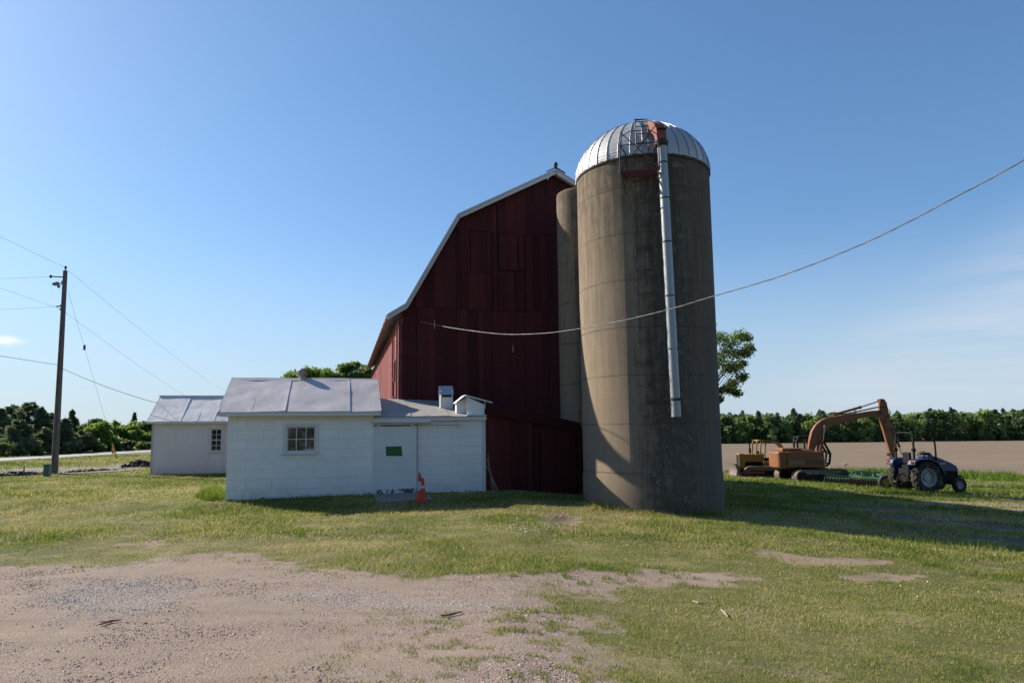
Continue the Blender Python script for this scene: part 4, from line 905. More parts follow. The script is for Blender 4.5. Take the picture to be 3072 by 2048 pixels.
# --- tractor
TY = 35.3; tx = (2440 + 1500 / 4.523 - 1536 + 3.5) / 2048 * TY - .92
trc = thing('tractor', 'dark blue open tractor with a roll bar and big pale rear rims', 'tractor', (tx, TY, hz(tx, TY)), R(9)); trc.scale = (.97, .97, 1)
def T2(x, y, s=.00417): return ((x - 1470) * s, (1020 - y) * .0036)      # plane of the right rear wheel is local y = -.85
wheel(trc, (0, -.84, .78), .78, .46, M_RIMW, .46, 20); wheel(trc, (0, .84, .78), .78, .46, M_RIMW, .46, 20, flip=-1)
wheel(trc, (1.98, -.70, .37), .37, .24, M_RIMW, .2, 14); wheel(trc, (1.98, .70, .37), .37, .24, M_RIMW, .2, 14, flip=-1)
b = B(); b.xz([(.55, 1.0), (.55, 1.86), (.75, 1.86), (1.4, 1.66), (2.0, 1.42), (2.25, 1.28), (2.33, 1.1), (2.31, .98)], -.36, .36); b.build('hood', M_BLUE, trc, bevel=.06)
b = B(); b.mm((.3, -.3, .5), (2.2, .3, 1.0)); b.mm((-.4, -.35, .45), (.5, .35, .95)); b.mm((2.26, -.3, .7), (2.33, .3, 1.05)); b.mm((1.86, -.62, .34), (2.10, .62, .48)); b.mm((2.2, -.42, .72), (2.5, .42, .80)); b.mm((-.1, -.8, .7), (.1, .8, .86)); b.build('chassis', M_BLK, trc, bevel=.02)
for s in (-1, 1):
    b = B(); fp = [(-.82, 1.42), (-.72, 1.62), (-.45, 1.70), (.10, 1.71), (.55, 1.55), (.86, 1.15), (.92, .95)]
    b.xz(fp + [(x * .94, z - .06) for x, z in fp[::-1]], s * .58, s * 1.06); b.xz([(-.7, 1.0)] + fp + [(.8, .9), (.3, .8)], s * .54, s * .58); fd = b.build('fender', M_BLUE, trc, bevel=.015)
    b = B(); b.mm((-.82, s * .80, 1.47), (-.79, s * 1.0, 1.60)); b.build('tail_lamp', M_LRED, fd)
    b = B(); b.bar((-.50, s * .66, 1.35), (-.46, s * .66, 2.2), .08, .10); b.bar((-.46, s * .66, 2.2), (-.44, s * .62, 2.86), .07, .09); b.mm((-.56, s * .72, 2.06), (-.38, s * .60, 2.2)); b.tube([(-.44, s * .62, 2.82), (-.44, s * .58, 2.93), (-.44, s * .48, 2.98), (-.44, 0, 2.99)], .045, 8); b.build('roll_bar', M_BLK, trc)
b = B(); b.mm((-.35, -.26, 1.35), (.15, .26, 1.47)); b.mm((-.42, -.26, 1.45), (-.28, .26, 2.0)); b.mm((-.45, -.5, .9), (.2, .5, 1.35)); b.build('seat', M_BLK, trc, bevel=.04)
b = B(); RXs = Matrix.Rotation(R(-28), 3, 'Y'); pts_ = [Vector((.52, 0, 1.88)) + RXs @ Vector((.2 * math.cos(t), .2 * math.sin(t), .06)) for t in np.linspace(0, 2 * math.pi, 20)]; b.tube(pts_, .018, 6, False); b.tube([(.7, 0, 1.6), (.53, 0, 1.92)], .03, 8); b.tube([pts_[0], pts_[10]], .014, 6); b.tube([pts_[5], pts_[15]], .014, 6); b.build('steering_wheel', M_BLK, trc)
b = B(); b.xz([(.5, 1.6), (.62, 1.96), (.85, 1.98), (1.02, 1.8), (1.0, 1.6)], -.22, .22); b.build('dashboard', M_BLK, trc, bevel=.04)
b = B(); b.tube([(.98, -.44, 1.2), (.98, -.44, 2.35), (.96, -.44, 2.52), (.86, -.44, 2.66)], .045, 10); b.build('exhaust', M_BLK, trc, True)
b = B(); b.bar((-.4, -.3, .6), (-1.05, -.32, .45), .06, .08); b.bar((-.4, .3, .6), (-1.05, .32, .45), .06, .08); b.bar((-.4, 0, 1.0), (-1.0, 0, .85), .05, .05); b.bar((-.5, -.3, 1.1), (-.85, -.32, .5), .04, .04); b.bar((-.5, .3, 1.1), (-.85, .32, .5), .04, .04); b.mm((-.62, -.35, .55), (-.42, .35, 1.2)); b.build('hitch', M_BLK, trc)
b = B(); b.tube([(-.55, .95, 1.66), (-.62, 1.0, 1.82)], .02, 6); b.box((-.62, 1.02, 1.86), (.05, .22, .14)); b.build('mirror', M_BLK, trc)
b = B(); b.mm((1.25, -.368, 1.38), (1.6, -.361, 1.45)); b.build('hood_decal', plain('pale_decal', (.3, .31, .33), .5, 0, .3, 9, 0), trc)
# --- disc harrow
g0 = G(2555, 1461); dh = thing('disc_harrow', 'green disc harrow with rows of round blades hitched behind the blue tractor', 'harrow', g0, R(0))
def HL(px, py, dy=0, dz=0): p = G(px, py) - g0; return Vector((p.x, p.y + dy, p.z + dz))
M_DISC = plain('disc_steel', (.10, .085, .07), .5, .5, .4, 8)
def gang(p, q, n):
    p = p + Vector((0, 0, .24)); q = q + Vector((0, 0, .24)); d = (q - p).normalized()
    for k in range(n):
        c = p.lerp(q, k / (n - 1)); b = B(); M_ = d.to_track_quat('Z', 'Y').to_matrix() @ Matrix.Rotation(R(0), 3, 'X')
        b.lathe([(.001, .05), (.12, .035), (.20, .01), (.235, -.02), (.23, -.025), (.12, .02), (.001, .035)], 22, c, M_); b.build('disc', M_DISC, dh, True)
    b = B(); b.tube([p, q], .025, 8); b.bar(p + Vector((0, 0, .30)), q + Vector((0, 0, .30)), .09, .09); 
    for k in range(n - 1):
        c = p.lerp(q, (k + .5) / (n - 1)); b.bar(c + Vector((0, .02, .02)), c + Vector((0, .02, .30)), .02, .05); b.bar(c + Vector((0, .0, .28)), c + Vector((.12, -.22, .12)), .015, .04)
    b.build('gang_beam', M_GRN, dh)
gang(HL(2476, 1452), HL(2548, 1456), 9); gang(HL(2552, 1458), HL(2640, 1464), 12); gang(HL(2490, 1444, .4), HL(2560, 1446, .4), 8); gang(HL(2600, 1447, .4), HL(2700, 1452, .4), 11)
b = B(); z6 = Vector((0, 0, .62))
b.bar(HL(2505, 1447) + z6, HL(2632, 1452) + z6, .09, .10); b.bar(HL(2568, 1443) + z6 * 1.05, HL(2645, 1447) + z6 * 1.05, .08, .10); b.bar(HL(2560, 1458) + z6 * .9, HL(2580, 1443) + z6 * 1.1, .07, .07); b.bar(HL(2548, 1456) + z6 * .9, HL(2572, 1444) + z6 * 1.2, .06, .06); b.bar(HL(2572, 1444) + z6 * 1.25, HL(2590, 1452) + z6, .06, .06); b.bar(HL(2620, 1460) + z6 * .9, HL(2622, 1446) + z6, .07, .07)
b.bar(HL(2632, 1452) + z6, Vector((tx - 1.05 - g0.x, TY - .2 - g0.y, .5)), .05, .06); b.bar(HL(2645, 1447) + z6, Vector((tx - 1.05 - g0.x, TY - .1 - g0.y, .5)), .05, .06); b.bar(HL(2500, 1446) + z6 * .75, HL(2505, 1447) + z6, .05, .05); b.build('frame', M_GRN, dh)
b = B(); b.bar(HL(2610, 1446) + Vector((0, 0, .7)), HL(2650, 1449) + Vector((0, 0, .45)), .08, .08); b.bar(HL(2610, 1446) + Vector((0, 0, .62)), HL(2610, 1446) + Vector((0, 0, .9)), .05, .08); b.build('lift_arm', M_BLK, dh)
p = HL(2650, 1466); wheel(dh, tuple(p + Vector((0, -.25, .38))), .38, .24, M_RIMY, .2, 1); p = HL(2531, 1440); wheel(dh, tuple(p + Vector((0, .3, .36))), .34, .24, M_RIMY, .2, 1)
print('machines ok')
# ------------------------------------------------------------------ trees
L_DARK = m_leaf('needle_dark', (.050, .080, .044), (.14, .185, .09), .42)
L_SPR = m_leaf('needle_olive', (.07, .09, .04), (.16, .18, .08), .4)
L_BRI = m_leaf('leaf_bright', (.075, .135, .024), (.185, .28, .05), .5)
L_MID = m_leaf('leaf_mid', (.055, .095, .028), (.145, .21, .052), .5)
L_PALE = m_leaf('leaf_pale', (.06, .075, .04), (.15, .16, .085), .35)
L_MIX = m_ramp('wood_foliage', [(0, (.055, .09, .056)), (.35, (.11, .165, .075)), (.6, (.165, .25, .078)), (.85, (.26, .37, .09)), (1, (.27, .32, .15))], .6, .5)
def quads(c, size, asp=.6, flat=0.0, rng=RNG):
    n = len(c); a = rng.normal(size=(n, 3)); a[:, 2] *= (1 - flat); a /= np.linalg.norm(a, axis=1)[:, None] + 1e-9
    t = rng.normal(size=(n, 3)); b = np.cross(a, t); b /= np.linalg.norm(b, axis=1)[:, None] + 1e-9
    s = (size * (.6 + .8 * rng.random(n)))[:, None] if np.isscalar(size) else (size * (.6 + .8 * rng.random(n)))[:, None]
    return np.stack([c - a * s, c + b * s * asp, c + a * s, c - b * s * asp], 1)
def blob_pts(blobs, n, rng=RNG, hollow=.45):
    k = rng.integers(0, len(blobs), n); B_ = np.array(blobs); d = rng.normal(size=(n, 3)); d /= np.linalg.norm(d, axis=1)[:, None]
    r = (hollow + (1 - hollow) * rng.random(n) ** .6) * (1 + .18 * rng.normal(size=n)); d[:, 2] *= .8
    return B_[k, :3] + d * (B_[k, 3] * r)[:, None], k
def broad_pts(h, rad, nb, n, low=.25, rng=RNG):
    bl = []
    for i in range(nb):
        z = h * (low + (1 - low) * rng.random() ** .8); f = math.sin(math.pi * min(max((z / h - low * .6) / (1 - low * .6), .05), .97)) ** .6
        a = rng.random() * 6.28; rr = rad * f * (.25 + .7 * rng.random()); br = rad * (.26 + .2 * rng.random()); z = min(z, h - br * .6)
        bl.append((rr * math.cos(a), rr * math.sin(a), z, br))
    return bl
def conifer_pts(h, rad, n, rng=RNG, pine=False):
    nb = max(12, int(h * (7 if not pine else 8))); P = []; per = max(4, n // nb); limbs = []
    for i in range(nb):
        t = (i + rng.random()) / nb; z = h * (.06 + .93 * t); a = i * 2.4 + rng.random(); ln = rad * ((1 - t) ** (.8 if not pine else .55) + .03) * (.65 + .5 * rng.random())
        s = np.sqrt(rng.random(per)) * ln; dz = (-.22 * s + .10 * s ** 2 / max(ln, .1)) if not pine else (.16 * s)
        wd = .24 * ln * rng.normal(size=per) + .03 * rng.normal(size=per)
        P.append(np.stack([s * math.cos(a) - wd * math.sin(a), s * math.sin(a) + wd * math.cos(a), z + dz + .07 * rng.normal(size=per) * (1 + ln * .3)], 1)); limbs.append((z, a, ln))
    tp = np.stack([.03 * rng.normal(size=14), .03 * rng.normal(size=14), h * (.9 + .1 * rng.random(14))], 1)
    return np.concatenate(P + [tp]), limbs
def trunk_mesh(parent, h, r, limbs):
    b = B(); b.tube([(0, 0, -.3), (rnd(-.02, .02) * h, rnd(-.02, .02) * h, h * .4), (rnd(-.02, .02) * h, 0, h * .72), (0, 0, h * .93)], [r, r * .75, r * .45, r * .12], 8)
    for p, q, rr in limbs: b.tube([p, (Vector(p) + Vector(q)) / 2 + Vector((0, 0, .08)), q], [rr, rr * .7, rr * .3], 5)
    return b.build('trunk', M_BARK, parent, True)
def tree(name, label, loc, h, rad, kind, group=None, n=3000, leaf=.16, mat=None, nb=18, low=.25, seed=1):
    rng = np.random.default_rng(seed); t = thing(name, label, 'bush' if 'bush' in name else 'tree', loc, rnd(0, 6.28), group)
    if kind == 'broad':
        bl = broad_pts(h, rad, nb, n, low, rng); P, k = blob_pts(bl, n, rng); tone = np.clip(.5 + .22 * rng.normal(size=n) + (rng.random(len(bl))[k] - .5) * .5, 0, 1)
        np_mesh('crown', quads(P, leaf, .65, .2, rng), 4, mat, tone, t)
        trunk_mesh(t, h, .035 * h * .6, [((0, 0, h * (.15 + .5 * rng.random())), (b_[0], b_[1], b_[2]), .014 * h * .5) for b_ in bl[:10]])
    else:
        P, limbs = conifer_pts(h, rad, n, rng, kind == 'pine'); n = len(P); tone = np.clip(.45 + .25 * rng.normal(size=n), 0, 1)
        np_mesh('crown', quads(P, leaf, .3, .55, rng), 4, mat, tone, t)
        trunk_mesh(t, h, .02 * h, [((0, 0, z), (ln * .8 * math.cos(a), ln * .8 * math.sin(a), z - (.1 if kind != 'pine' else -.12) * ln), .02 * ln) for z, a, ln in limbs[::3]])
    return t
def px_tree(px, top, extra, kind, mat, label, name, wpx, n, leaf, group, **k):
    r = (1536 - px) / 2048; Y = 44 / r + extra; p = at(px, top, Y); z0 = hz(p.x, Y); return tree(name, label, (p.x, Y, z0 - .05), p.z - z0, wpx / 2048 * Y / 2, kind, group, n, leaf, mat, seed=int(px * 7 + top), **k)
GL = 'trees along the far side of the road'; GB = 'bushes in front of the roadside trees'
lt_ = [
 (4, 1226, 8, 'pine', L_DARK, 'dark pine at the left frame edge beyond the road', 70, 'pine_tree'), (42, 1214, 12, 'pine', L_DARK, 'broad dark pine second from the left frame edge', 90, 'pine_tree'),
 (92, 1206, 9, 'pine', L_DARK, 'tallest dark pine of the roadside group, left of the utility pole', 100, 'pine_tree'), (126, 1224, 7, 'pine', L_DARK, 'dark pine with a spiky top just left of the utility pole', 60, 'pine_tree'),
 (152, 1238, 10, 'pine', L_DARK, 'dark pine half hidden behind the utility pole', 70, 'pine_tree'), (218, 1228, 8, 'spruce', L_DARK, 'pointed dark spruce right of the utility pole', 64, 'spruce_tree'),
 (196, 1256, 4, 'pine', L_DARK, 'low dark pine between the utility pole and the pointed spruce', 60, 'pine_tree'), (60, 1262, 3, 'pine', L_DARK, 'shorter dark pine in front of the broad roadside pines', 90, 'pine_tree'),
 (262, 1274, 9, 'broad', L_MID, 'mid green tree right of the pointed spruce', 60, 'broadleaf_tree'), (292, 1257, 16, 'broad', L_PALE, 'pale greyish thin tree rising behind the bright green one', 50, 'broadleaf_tree'),
 (306, 1268, 5, 'broad', L_BRI, 'bright green young tree at the guy wire', 56, 'broadleaf_tree'), (345, 1280, 10, 'broad', L_MID, 'dark round tree right of the bright green young tree', 56, 'broadleaf_tree'),
 (372, 1278, 14, 'broad', L_MID, 'mid green tree left of the lone small spruce', 50, 'broadleaf_tree'), (404, 1238, 22, 'spruce', L_DARK, 'small lone spruce standing above the trees left of the shed', 34, 'spruce_tree'),
 (396, 1275, 7, 'broad', L_BRI, 'bright green tree under the lone small spruce', 50, 'broadleaf_tree'), (428, 1268, 12, 'broad', L_MID, 'olive tree close to the corrugated shed', 56, 'broadleaf_tree'),
 (452, 1262, 16, 'broad', L_MID, 'tree cut by the left edge of the corrugated shed', 60, 'broadleaf_tree'), (245, 1294, 4, 'pine', L_SPR, 'brownish olive pine in front of the roadside trees', 80, 'pine_tree'),
 (136, 1286, 3, 'pine', L_SPR, 'olive young pine directly left of the utility pole base', 60, 'pine_tree'), (330, 1306, 6, 'broad', L_MID, 'low leafy tree behind the yellow guy guard', 60, 'broadleaf_tree'), (438, 1300, 7, 'broad', L_MID, 'low tree beside the corrugated shed wall', 60, 'broadleaf_tree')]
for px, top, e_, kind, mat, lab, wpx, nm in lt_:
    px_tree(px, top, e_, kind, mat, lab, nm, wpx * (1.15 if kind == 'spruce' else 1.4), 6000 if kind != 'broad' else 4600, .19 if kind != 'broad' else .15, GL, low=.12)
for px, top, lab, wpx, mat in [(14, 1330, 'grey green bush at the left frame edge beside the road', 60, L_MID), (58, 1328, 'round bush below the broad dark pines', 60, L_SPR), (112, 1336, 'bright low bush left of the utility pole base', 40, L_BRI),
   (212, 1324, 'light green bush right of the utility pole', 62, L_SPR), (356, 1324, 'low bush right of the yellow guy guard', 50, L_MID), (388, 1322, 'bush under the bright tree left of the shed', 50, L_SPR), (426, 1326, 'low bush against the shed corner', 56, L_MID), (290, 1330, 'small dark bush at the foot of the bright young tree', 50, L_MID)]:
    px_tree(px, top, 1.5, 'broad', mat, lab, 'bush', wpx, 900, .15, GB, low=.02, nb=10)
# wood mass far behind the roadside trees
def wood(name, label, spots, seed, hr, nq, leaf, mat=None, cf=.3):
    rng = np.random.default_rng(seed); VV = []; TT = []
    for x, y in spots:
        h = hr[0] + (hr[1] - hr[0]) * rng.random(); z0 = hz(x, y); k = rng.random(); rad = h * (.28 + .14 * rng.random())
        if k < cf: P, _ = conifer_pts(h * 1.06, rad * .9, nq, rng, rng.random() < .5); t0 = .08 + .22 * rng.random(); Q = quads(P, leaf, .45, .4, rng)
        else: bl = broad_pts(h * .94, rad * 1.15, 11, nq, .05, rng); P, kk = blob_pts(bl, nq, rng); t0 = .3 + .55 * rng.random(); Q = quads(P, leaf, .7, .2, rng)
        Q = Q + np.array([x, y, z0 - .2]); VV.append(Q.reshape(-1, 3)); TT.append(np.clip(t0 + .13 * rng.normal(size=len(Q)), 0, 1))
    o = np_mesh(name, np.concatenate(VV), 4, mat or L_MIX, np.concatenate(TT)); return tag(o, label, 'wood', None, 'stuff')
rng = np.random.default_rng(4)
sp1 = []
for row, (yy, n) in enumerate(((203, 75), (210, 70), (219, 60), (228, 50))):
    for i in range(n): y = yy + rng.normal() * 2.5; x = 38 + 165 * (i + rng.random()) / n; sp1.append((x, y))
wood('woods', 'long green mixed wood at the far end of the bare field', sp1, 11, (7.4, 9.6), 700, .45)
sp2 = [(50 + 155 * rng.random(), 199 + 2 * rng.random()) for _ in range(90)]
wood('woods', 'low leafy shrubs along the foot of the far wood', sp2, 12, (2.0, 5.0), 300, .34)
sp3 = [(-150 + 118 * rng.random(), 112 + 30 * rng.random()) for _ in range(70)] + [(-44 - 50 * rng.random(), 92 + 10 * rng.random()) for _ in range(20)]
wood('woods', 'dark wood filling the gaps behind the roadside trees', sp3, 13, (2.6, 4.2), 480, .36, None, .12)
sp4 = [(-70 + 140 * rng.random(), -34 - 12 * rng.random()) for _ in range(60)]
wood('woods', 'tall trees across the yard that the milkhouse window mirrors', sp4, 14, (12, 16), 160, 1.1)
for px, top, lab in ((2332, 1232, 'pine tip rising over the far wood left of the excavator boom'), (2400, 1236, 'spruce tip over the far wood above the excavator cab'), (2838, 1231, 'tall pine over the far wood right of the excavator stick'), (2888, 1234, 'thin pine tip over the far wood in the right part'), (2910, 1232, 'pine next to the thin pine tip over the far wood'), (3062, 1234, 'pine over the far wood at the right frame edge')):
    p = at(px, top, 202); z0 = hz(p.x, 202); tree('pine_tree', lab, (p.x, 202, z0), p.z - z0 - .5, 2.2, 'pine', 'pines standing above the far wood', 420, .5, L_DARK, seed=px)
# maple beside the silo and crowns over the milkhouse roof
def shaped(name, label, Y, blobs, br, n, leaf, mat, trunk_px, seed):
    rng = np.random.default_rng(seed); base = at(trunk_px, 1400, Y); z0 = hz(base.x, Y); t = thing(name, label, 'tree', (base.x, Y, z0 - .1)); o_ = Vector(t.location)
    bl = []
    for px, py, k in blobs:
        for s in range(2): p = at(px + rnd(-6, 6), py + rnd(-5, 5), Y + rnd(-1, 1) * br * 2.2) - o_; bl.append((p.x, p.y, p.z, br * k * rnd(.75, 1.1)))
    P, kk = blob_pts(bl, n, rng, .1); tone = np.clip(.5 + .22 * rng.normal(size=n) + (rng.random(len(bl))[kk] - .5) * .4, 0, 1)
    np_mesh('crown', quads(P, leaf, .7, .1, rng), 4, mat, tone, t)
    h = max(b_[2] for b_ in bl); trunk_mesh(t, h * .8, .2, [((0, 0, h * rnd(.35, .6)), (b_[0], b_[1], b_[2]), .028) for b_ in bl]); return t
shaped('maple_tree', 'leafy maple with drooping boughs half hidden behind the silo', 37, [(2160, 1012, 1), (2188, 1028, 1), (2216, 1008, .9), (2238, 1012, .7), (2176, 1058, 1.1), (2206, 1062, 1), (2236, 1058, .7), (2250, 1044, .55), (2178, 1098, 1), (2206, 1108, .9), (2158, 1082, 1), (2226, 1132, .6), (2200, 1145, .7), (2213, 1176, .55), (2188, 1168, .6), (2162, 1172, .5), (2156, 1196, .4), (2225, 1088, .5), (2120, 1010, 1.4), (2080, 1000, 1.6), (2040, 1030, 1.6), (2100, 1060, 1.6), (2060, 1100, 1.5), (2120, 1120, 1.3)], .58, 10500, .055, L_MID, 2075, 5)
shaped('broadleaf_tree', 'leafy tree crown showing over the middle of the milkhouse roof', 50, [(868, 1136, .8), (890, 1126, .9), (922, 1122, .9), (952, 1124, .9), (985, 1124, .9), (1006, 1132, .8), (900, 1150, 1), (940, 1155, 1), (980, 1155, 1), (930, 1190, 1.2)], .62, 10000, .085, L_BRI, 935, 6)
shaped('broadleaf_tree', 'taller leafy crown between the milkhouse roof and the barn', 53, [(1028, 1108, .8), (1046, 1100, .8), (1066, 1102, .8), (1086, 1106, .8), (1104, 1112, .8), (1030, 1130, .9), (1062, 1130, 1), (1098, 1134, .9), (1125, 1140, .9), (1070, 1180, 1.2)], .62, 10000, .085, L_MID, 1070, 8)
print('trees ok')
# ------------------------------------------------------------------ pole, wires, small things
PB = G(163, 1421); PY = PB.y
pole = thing('utility_pole', 'weathered wooden utility pole at the left with a yard light', 'utility pole', PB); o_ = PB
tp = at(196, 812, PY) - o_
b = B(); b.tube([Vector((0, 0, -.3)), tp * .5, tp], [.155, .125, .098], 14); b.build('pole', M_WOODP, pole, True)
b = B(); b.tube([tp, tp + Vector((0, 0, .14))], .025, 8); b.lathe([(.03, .1), (.07, .14), (.05, .17), (.07, .2), (.03, .24)], 12, tp); b.build('insulator', M_STEEL, pole, True)
def PP(px, py): return at(px, py, PY) - o_
b = B(); b.tube([PP(190, 831), PP(150, 829)], .03, 8); b.lathe([(.03, -.08), (.06, -.03), (.06, .03), (.03, .08)], 10, PP(152, 829)); b.build('bracket', M_STEEL, pole)
b = B(); b.tube([PP(188, 918), PP(170, 919)], .035, 8); b.tube([PP(186, 926), PP(180, 928)], .05, 8); b.tube([PP(188, 915), PP(182, 916)], .05, 8); b.build('bracket', M_STEEL, pole)
b = B(); b.tube([PP(188, 842), PP(185, 843), PP(185, 852), PP(180, 853)], .025, 6); yl = b.build('light_arm', M_STEEL, pole)
b = B(); q = PP(168, 851); b.box(q, (.26, .2, .10), Matrix.Rotation(R(-18), 3, 'Y')); b.lathe([(.06, 0), (.08, -.05), (.05, -.12)], 12, PP(176, 855)); b.tube([PP(172, 856), PP(174, 862), PP(179, 863)], .025, 6); b.build('yard_light', plain('lamp_grey', (.16, .16, .18), .5, .2), yl)
b = B(); b.tube([PP(176, 1150) + Vector((.13, -.1, 0)), PP(168, 1300) + Vector((.14, -.12, 0))], .02, 6); b.build('ground_wire', M_WIRE, pole)
def wire(label, A, Bq, sag, r, m=M_WIRE, name='power_line', n=24, group='wires on the utility pole'):
    pts = [Vector(A).lerp(Vector(Bq), i / n) - Vector((0, 0, 4 * sag * (i / n) * (1 - i / n))) for i in range(n + 1)]
    b = B(); b.tube(pts, r, 5); o = b.build(name, m, None, True); return tag(o, label, 'wire', group)
T_ = at(193, 801, PY)
wire('top wire from the pole head out of the left frame edge', T_, (-16.5, 5, 9.9), .15, .0055); wire('top wire from the pole head away behind the milkhouse roof', T_, at(690, 1182, 92), .4, .006)
wire('upper level wire left of the pole at the yard light', at(150, 829, PY), at(-320, 812, 39), .25, .0055); wire('lower level wire left of the pole', at(170, 919, PY), at(-320, 916, 39), .2, .0055)
wire('second sloping wire from the pole out of the left frame edge', at(181, 926, PY), (-16.5, 5, 7.9), .15, .005); wire('second sloping wire from the pole away behind the milkhouse roof', at(190, 932, PY), at(640, 1232, 92), .4, .006)
wire('low dark cable from the pole out of the left frame edge', at(174, 1094, PY), (-16.5, 5, 5.0), .15, .011); wire('low dark cable from the pole to the corrugated shed roof', at(176, 1100, PY), at(474, 1209, 31.6), .12, .011)
ga = G(350, 1374); gt = at(205, 876, PY)
gw = wire('thin guy wire slanting from the pole down across the road', gt, ga, .0, .006, name='guy_wire'); 
b = B(); p = gt.lerp(ga, .24); b.tube([p - Vector((0, 0, .14)), p + Vector((.0, 0, .14))], .06, 8); b.build('strain_insulator', M_STEEL, gw, True)
d_ = (gt - ga).normalized(); b = B(); b.tube([ga, ga + d_ * 3.2], .055, 8); b.build('guy_guard', plain('guard_yellow', (.5, .40, .03), .5, 0, .1), gw, True)
# twisted service drop from the barn corner across the silo
A0 = Vector((-3.0, 22.85)); B0 = Vector((7.0, 9.2)); sv = []
for px, py in ((1250, 962), (1330, 979), (1400, 990), (1480, 1000), (1545, 1003), (1640, 999), (1737, 986), (1870, 961), (2011, 927), (2142, 888), (2351, 825), (2612, 721), (2873, 588), (3072, 480)):
    r_ = ray(px, py); k = r_.x / r_.y; t = (k * A0.y - A0.x) / ((B0.x - A0.x) - k * (B0.y - A0.y)); q = A0.lerp(B0, t); sv.append(at(px, py, q.y))
d_ = sv[-1] - sv[-2]; sv += [sv[-1] + d_ * 1.2 + Vector((0, 0, .1)), sv[-1] + d_ * 3.5 + Vector((0, 0, .7))]
fine = []
for i in range(len(sv) - 1):
    p0, p1, p2, p3 = sv[max(i - 1, 0)], sv[i], sv[i + 1], sv[min(i + 2, len(sv) - 1)]
    for j in range(12):
        t = j / 12; fine.append(.5 * ((2 * p1) + (p2 - p0) * t + (2 * p0 - 5 * p1 + 4 * p2 - p3) * t * t + (3 * p1 - p0 - 3 * p2 + p3) * t ** 3))
fine.append(sv[-1]); cum = [0]
for a_, c_ in zip(fine, fine[1:]): cum.append(cum[-1] + (c_ - a_).length)
sdp = thing('service_cable', 'twisted pale service cable sagging from the barn corner past the silo', 'cable', sv[0])
M_WIREL2 = plain('wire_dull_aluminium', (.20, .20, .195), .6, .1, .15, bump=0)
for s, m_ in ((0, M_WIREL2), (1, M_WIRE), (2, M_WIRE)):
    b = B(); pts = []
    for p, c_ in zip(fine, cum):
        a = c_ * 6.283 / .85 + s * 2.09; pts.append(p - sv[0] + Vector((0, math.cos(a) * .0068, math.sin(a) * .0068)))
    b.tube(pts, .0056, 5); b.build('strand', m_, sdp, True)
b = B(); e = at(1208, 956, 22.7) - sv[0]; b.tube([Vector((0, 0, 0)), e * .5 + Vector((0, 0, .05)), e], .006, 5); b.tube([e, e + Vector((-.05, .1, -.12))], .02, 6); b.build('lead_wire', M_WIRE, sdp)
for px, y0, y1 in ((1304, 960, 986), (1539, 1036, 1056)):
    b = B(); b.tube([at(px, y0, 22.9), at(px, y1, 22.9)], .008, 5); o = b.build('hanging_wire', M_WIREL); tag(o, 'short wire end hanging on the red gable ' + ('near the barn corner' if px < 1400 else 'above the hooded vent box'), 'wire', 'wire ends on the gable')
# cones
g = G(1268, 1506); cone = thing('traffic_cone', 'pair of stacked orange traffic cones by the white sliding door', 'traffic cone', g, R(20)); cone.scale = (.84, .84, .94)
M_CONE = plain('cone_orange', (.46, .03, .012), .5, 0, .15, 6, .05); M_REFL = plain('cone_white', (.40, .40, .38), .4, 0, .2, 14, .05, 20, (.2, .18, .16))
b = B(); b.mm((-.18, -.18, 0), (.18, .18, .035)); b.build('base', M_CONE, cone, bevel=.01)
b = B(); b.lathe([(.14, .035), (.128, .05), (.036, .66), (.034, .69), (.02, .69)], 24, caps=False); b.build('body', M_CONE, cone, True)
b = B(); b.lathe([(.0775, .40), (.0655, .478), (.0635, .482)], 24); b.build('reflective_band', M_REFL, cone, True)
b = B(); b.lathe([(.092, .295), (.096, .3), (.090, .345), (.085, .35)], 24, (-.012, 0, 0)); b.build('collar', M_CONE, cone, True)
b = B(); tl = Matrix.Rotation(R(-5), 3, 'Y'); b.lathe([(.06, .60), (.055, .70), (.034, .80), (.033, .84), (.02, .845)], 20, (-.035, 0, 0), tl); b.lathe([(.14, .03), (.11, .22), (.095, .32)], 20, (-.07, .02, 0)); b.build('second_cone', M_CONE, cone, True)
# pedestal, stakes, marker
g = G(141, 1428); ped = thing('utility_pedestal', 'small green utility pedestal at the foot of the wooden pole', 'pedestal', g, R(12)); M_PED = plain('pedestal_green', (.055, .13, .095), .5, 0, .15)
b = B(); b.mm((-.12, -.12, -.1), (.12, .12, .5)); b.build('body', M_PED, ped, bevel=.01); b = B(); b.mm((-.135, -.135, .5), (.135, .135, .56)); b.build('cap', M_PED, ped, bevel=.015)
M_FLAG = plain('flag_orange', (.7, .09, .02), .6, 0, .1, bump=0); M_PINK = plain('flag_pink', (.75, .16, .13), .6, 0, .1, bump=0)
g = G(72, 1418); f = thing('marker_flag', 'orange marker flag on a wire at the gravel drive', 'flag', g); b = B(); b.tube([(0, 0, -.05), (.02, 0, .34)], .006, 5); b.build('wire', M_STEEL, f); b = B(); b.add([(.02, 0, .34), (-.07, .02, .30), (-.05, .01, .08), (.01, 0, .05), (.05, -.02, .18)], [(0, 1, 2, 3, 4)]); b.build('flag', M_FLAG, f)
g = G(338, 1361); f = thing('road_marker', 'upright orange marker post standing by the road', 'marker post', g); b = B(); b.tube([(0, 0, -.1), (0, 0, .62)], [.10, .085], 10); b.lathe([(.085, .6), (.06, .66), (.001, .67)], 10); b.build('post', M_FLAG, f, True); b = B(); b.lathe([(.098, .4), (.096, .5)], 10); b.build('reflective_band', M_REFL, f)
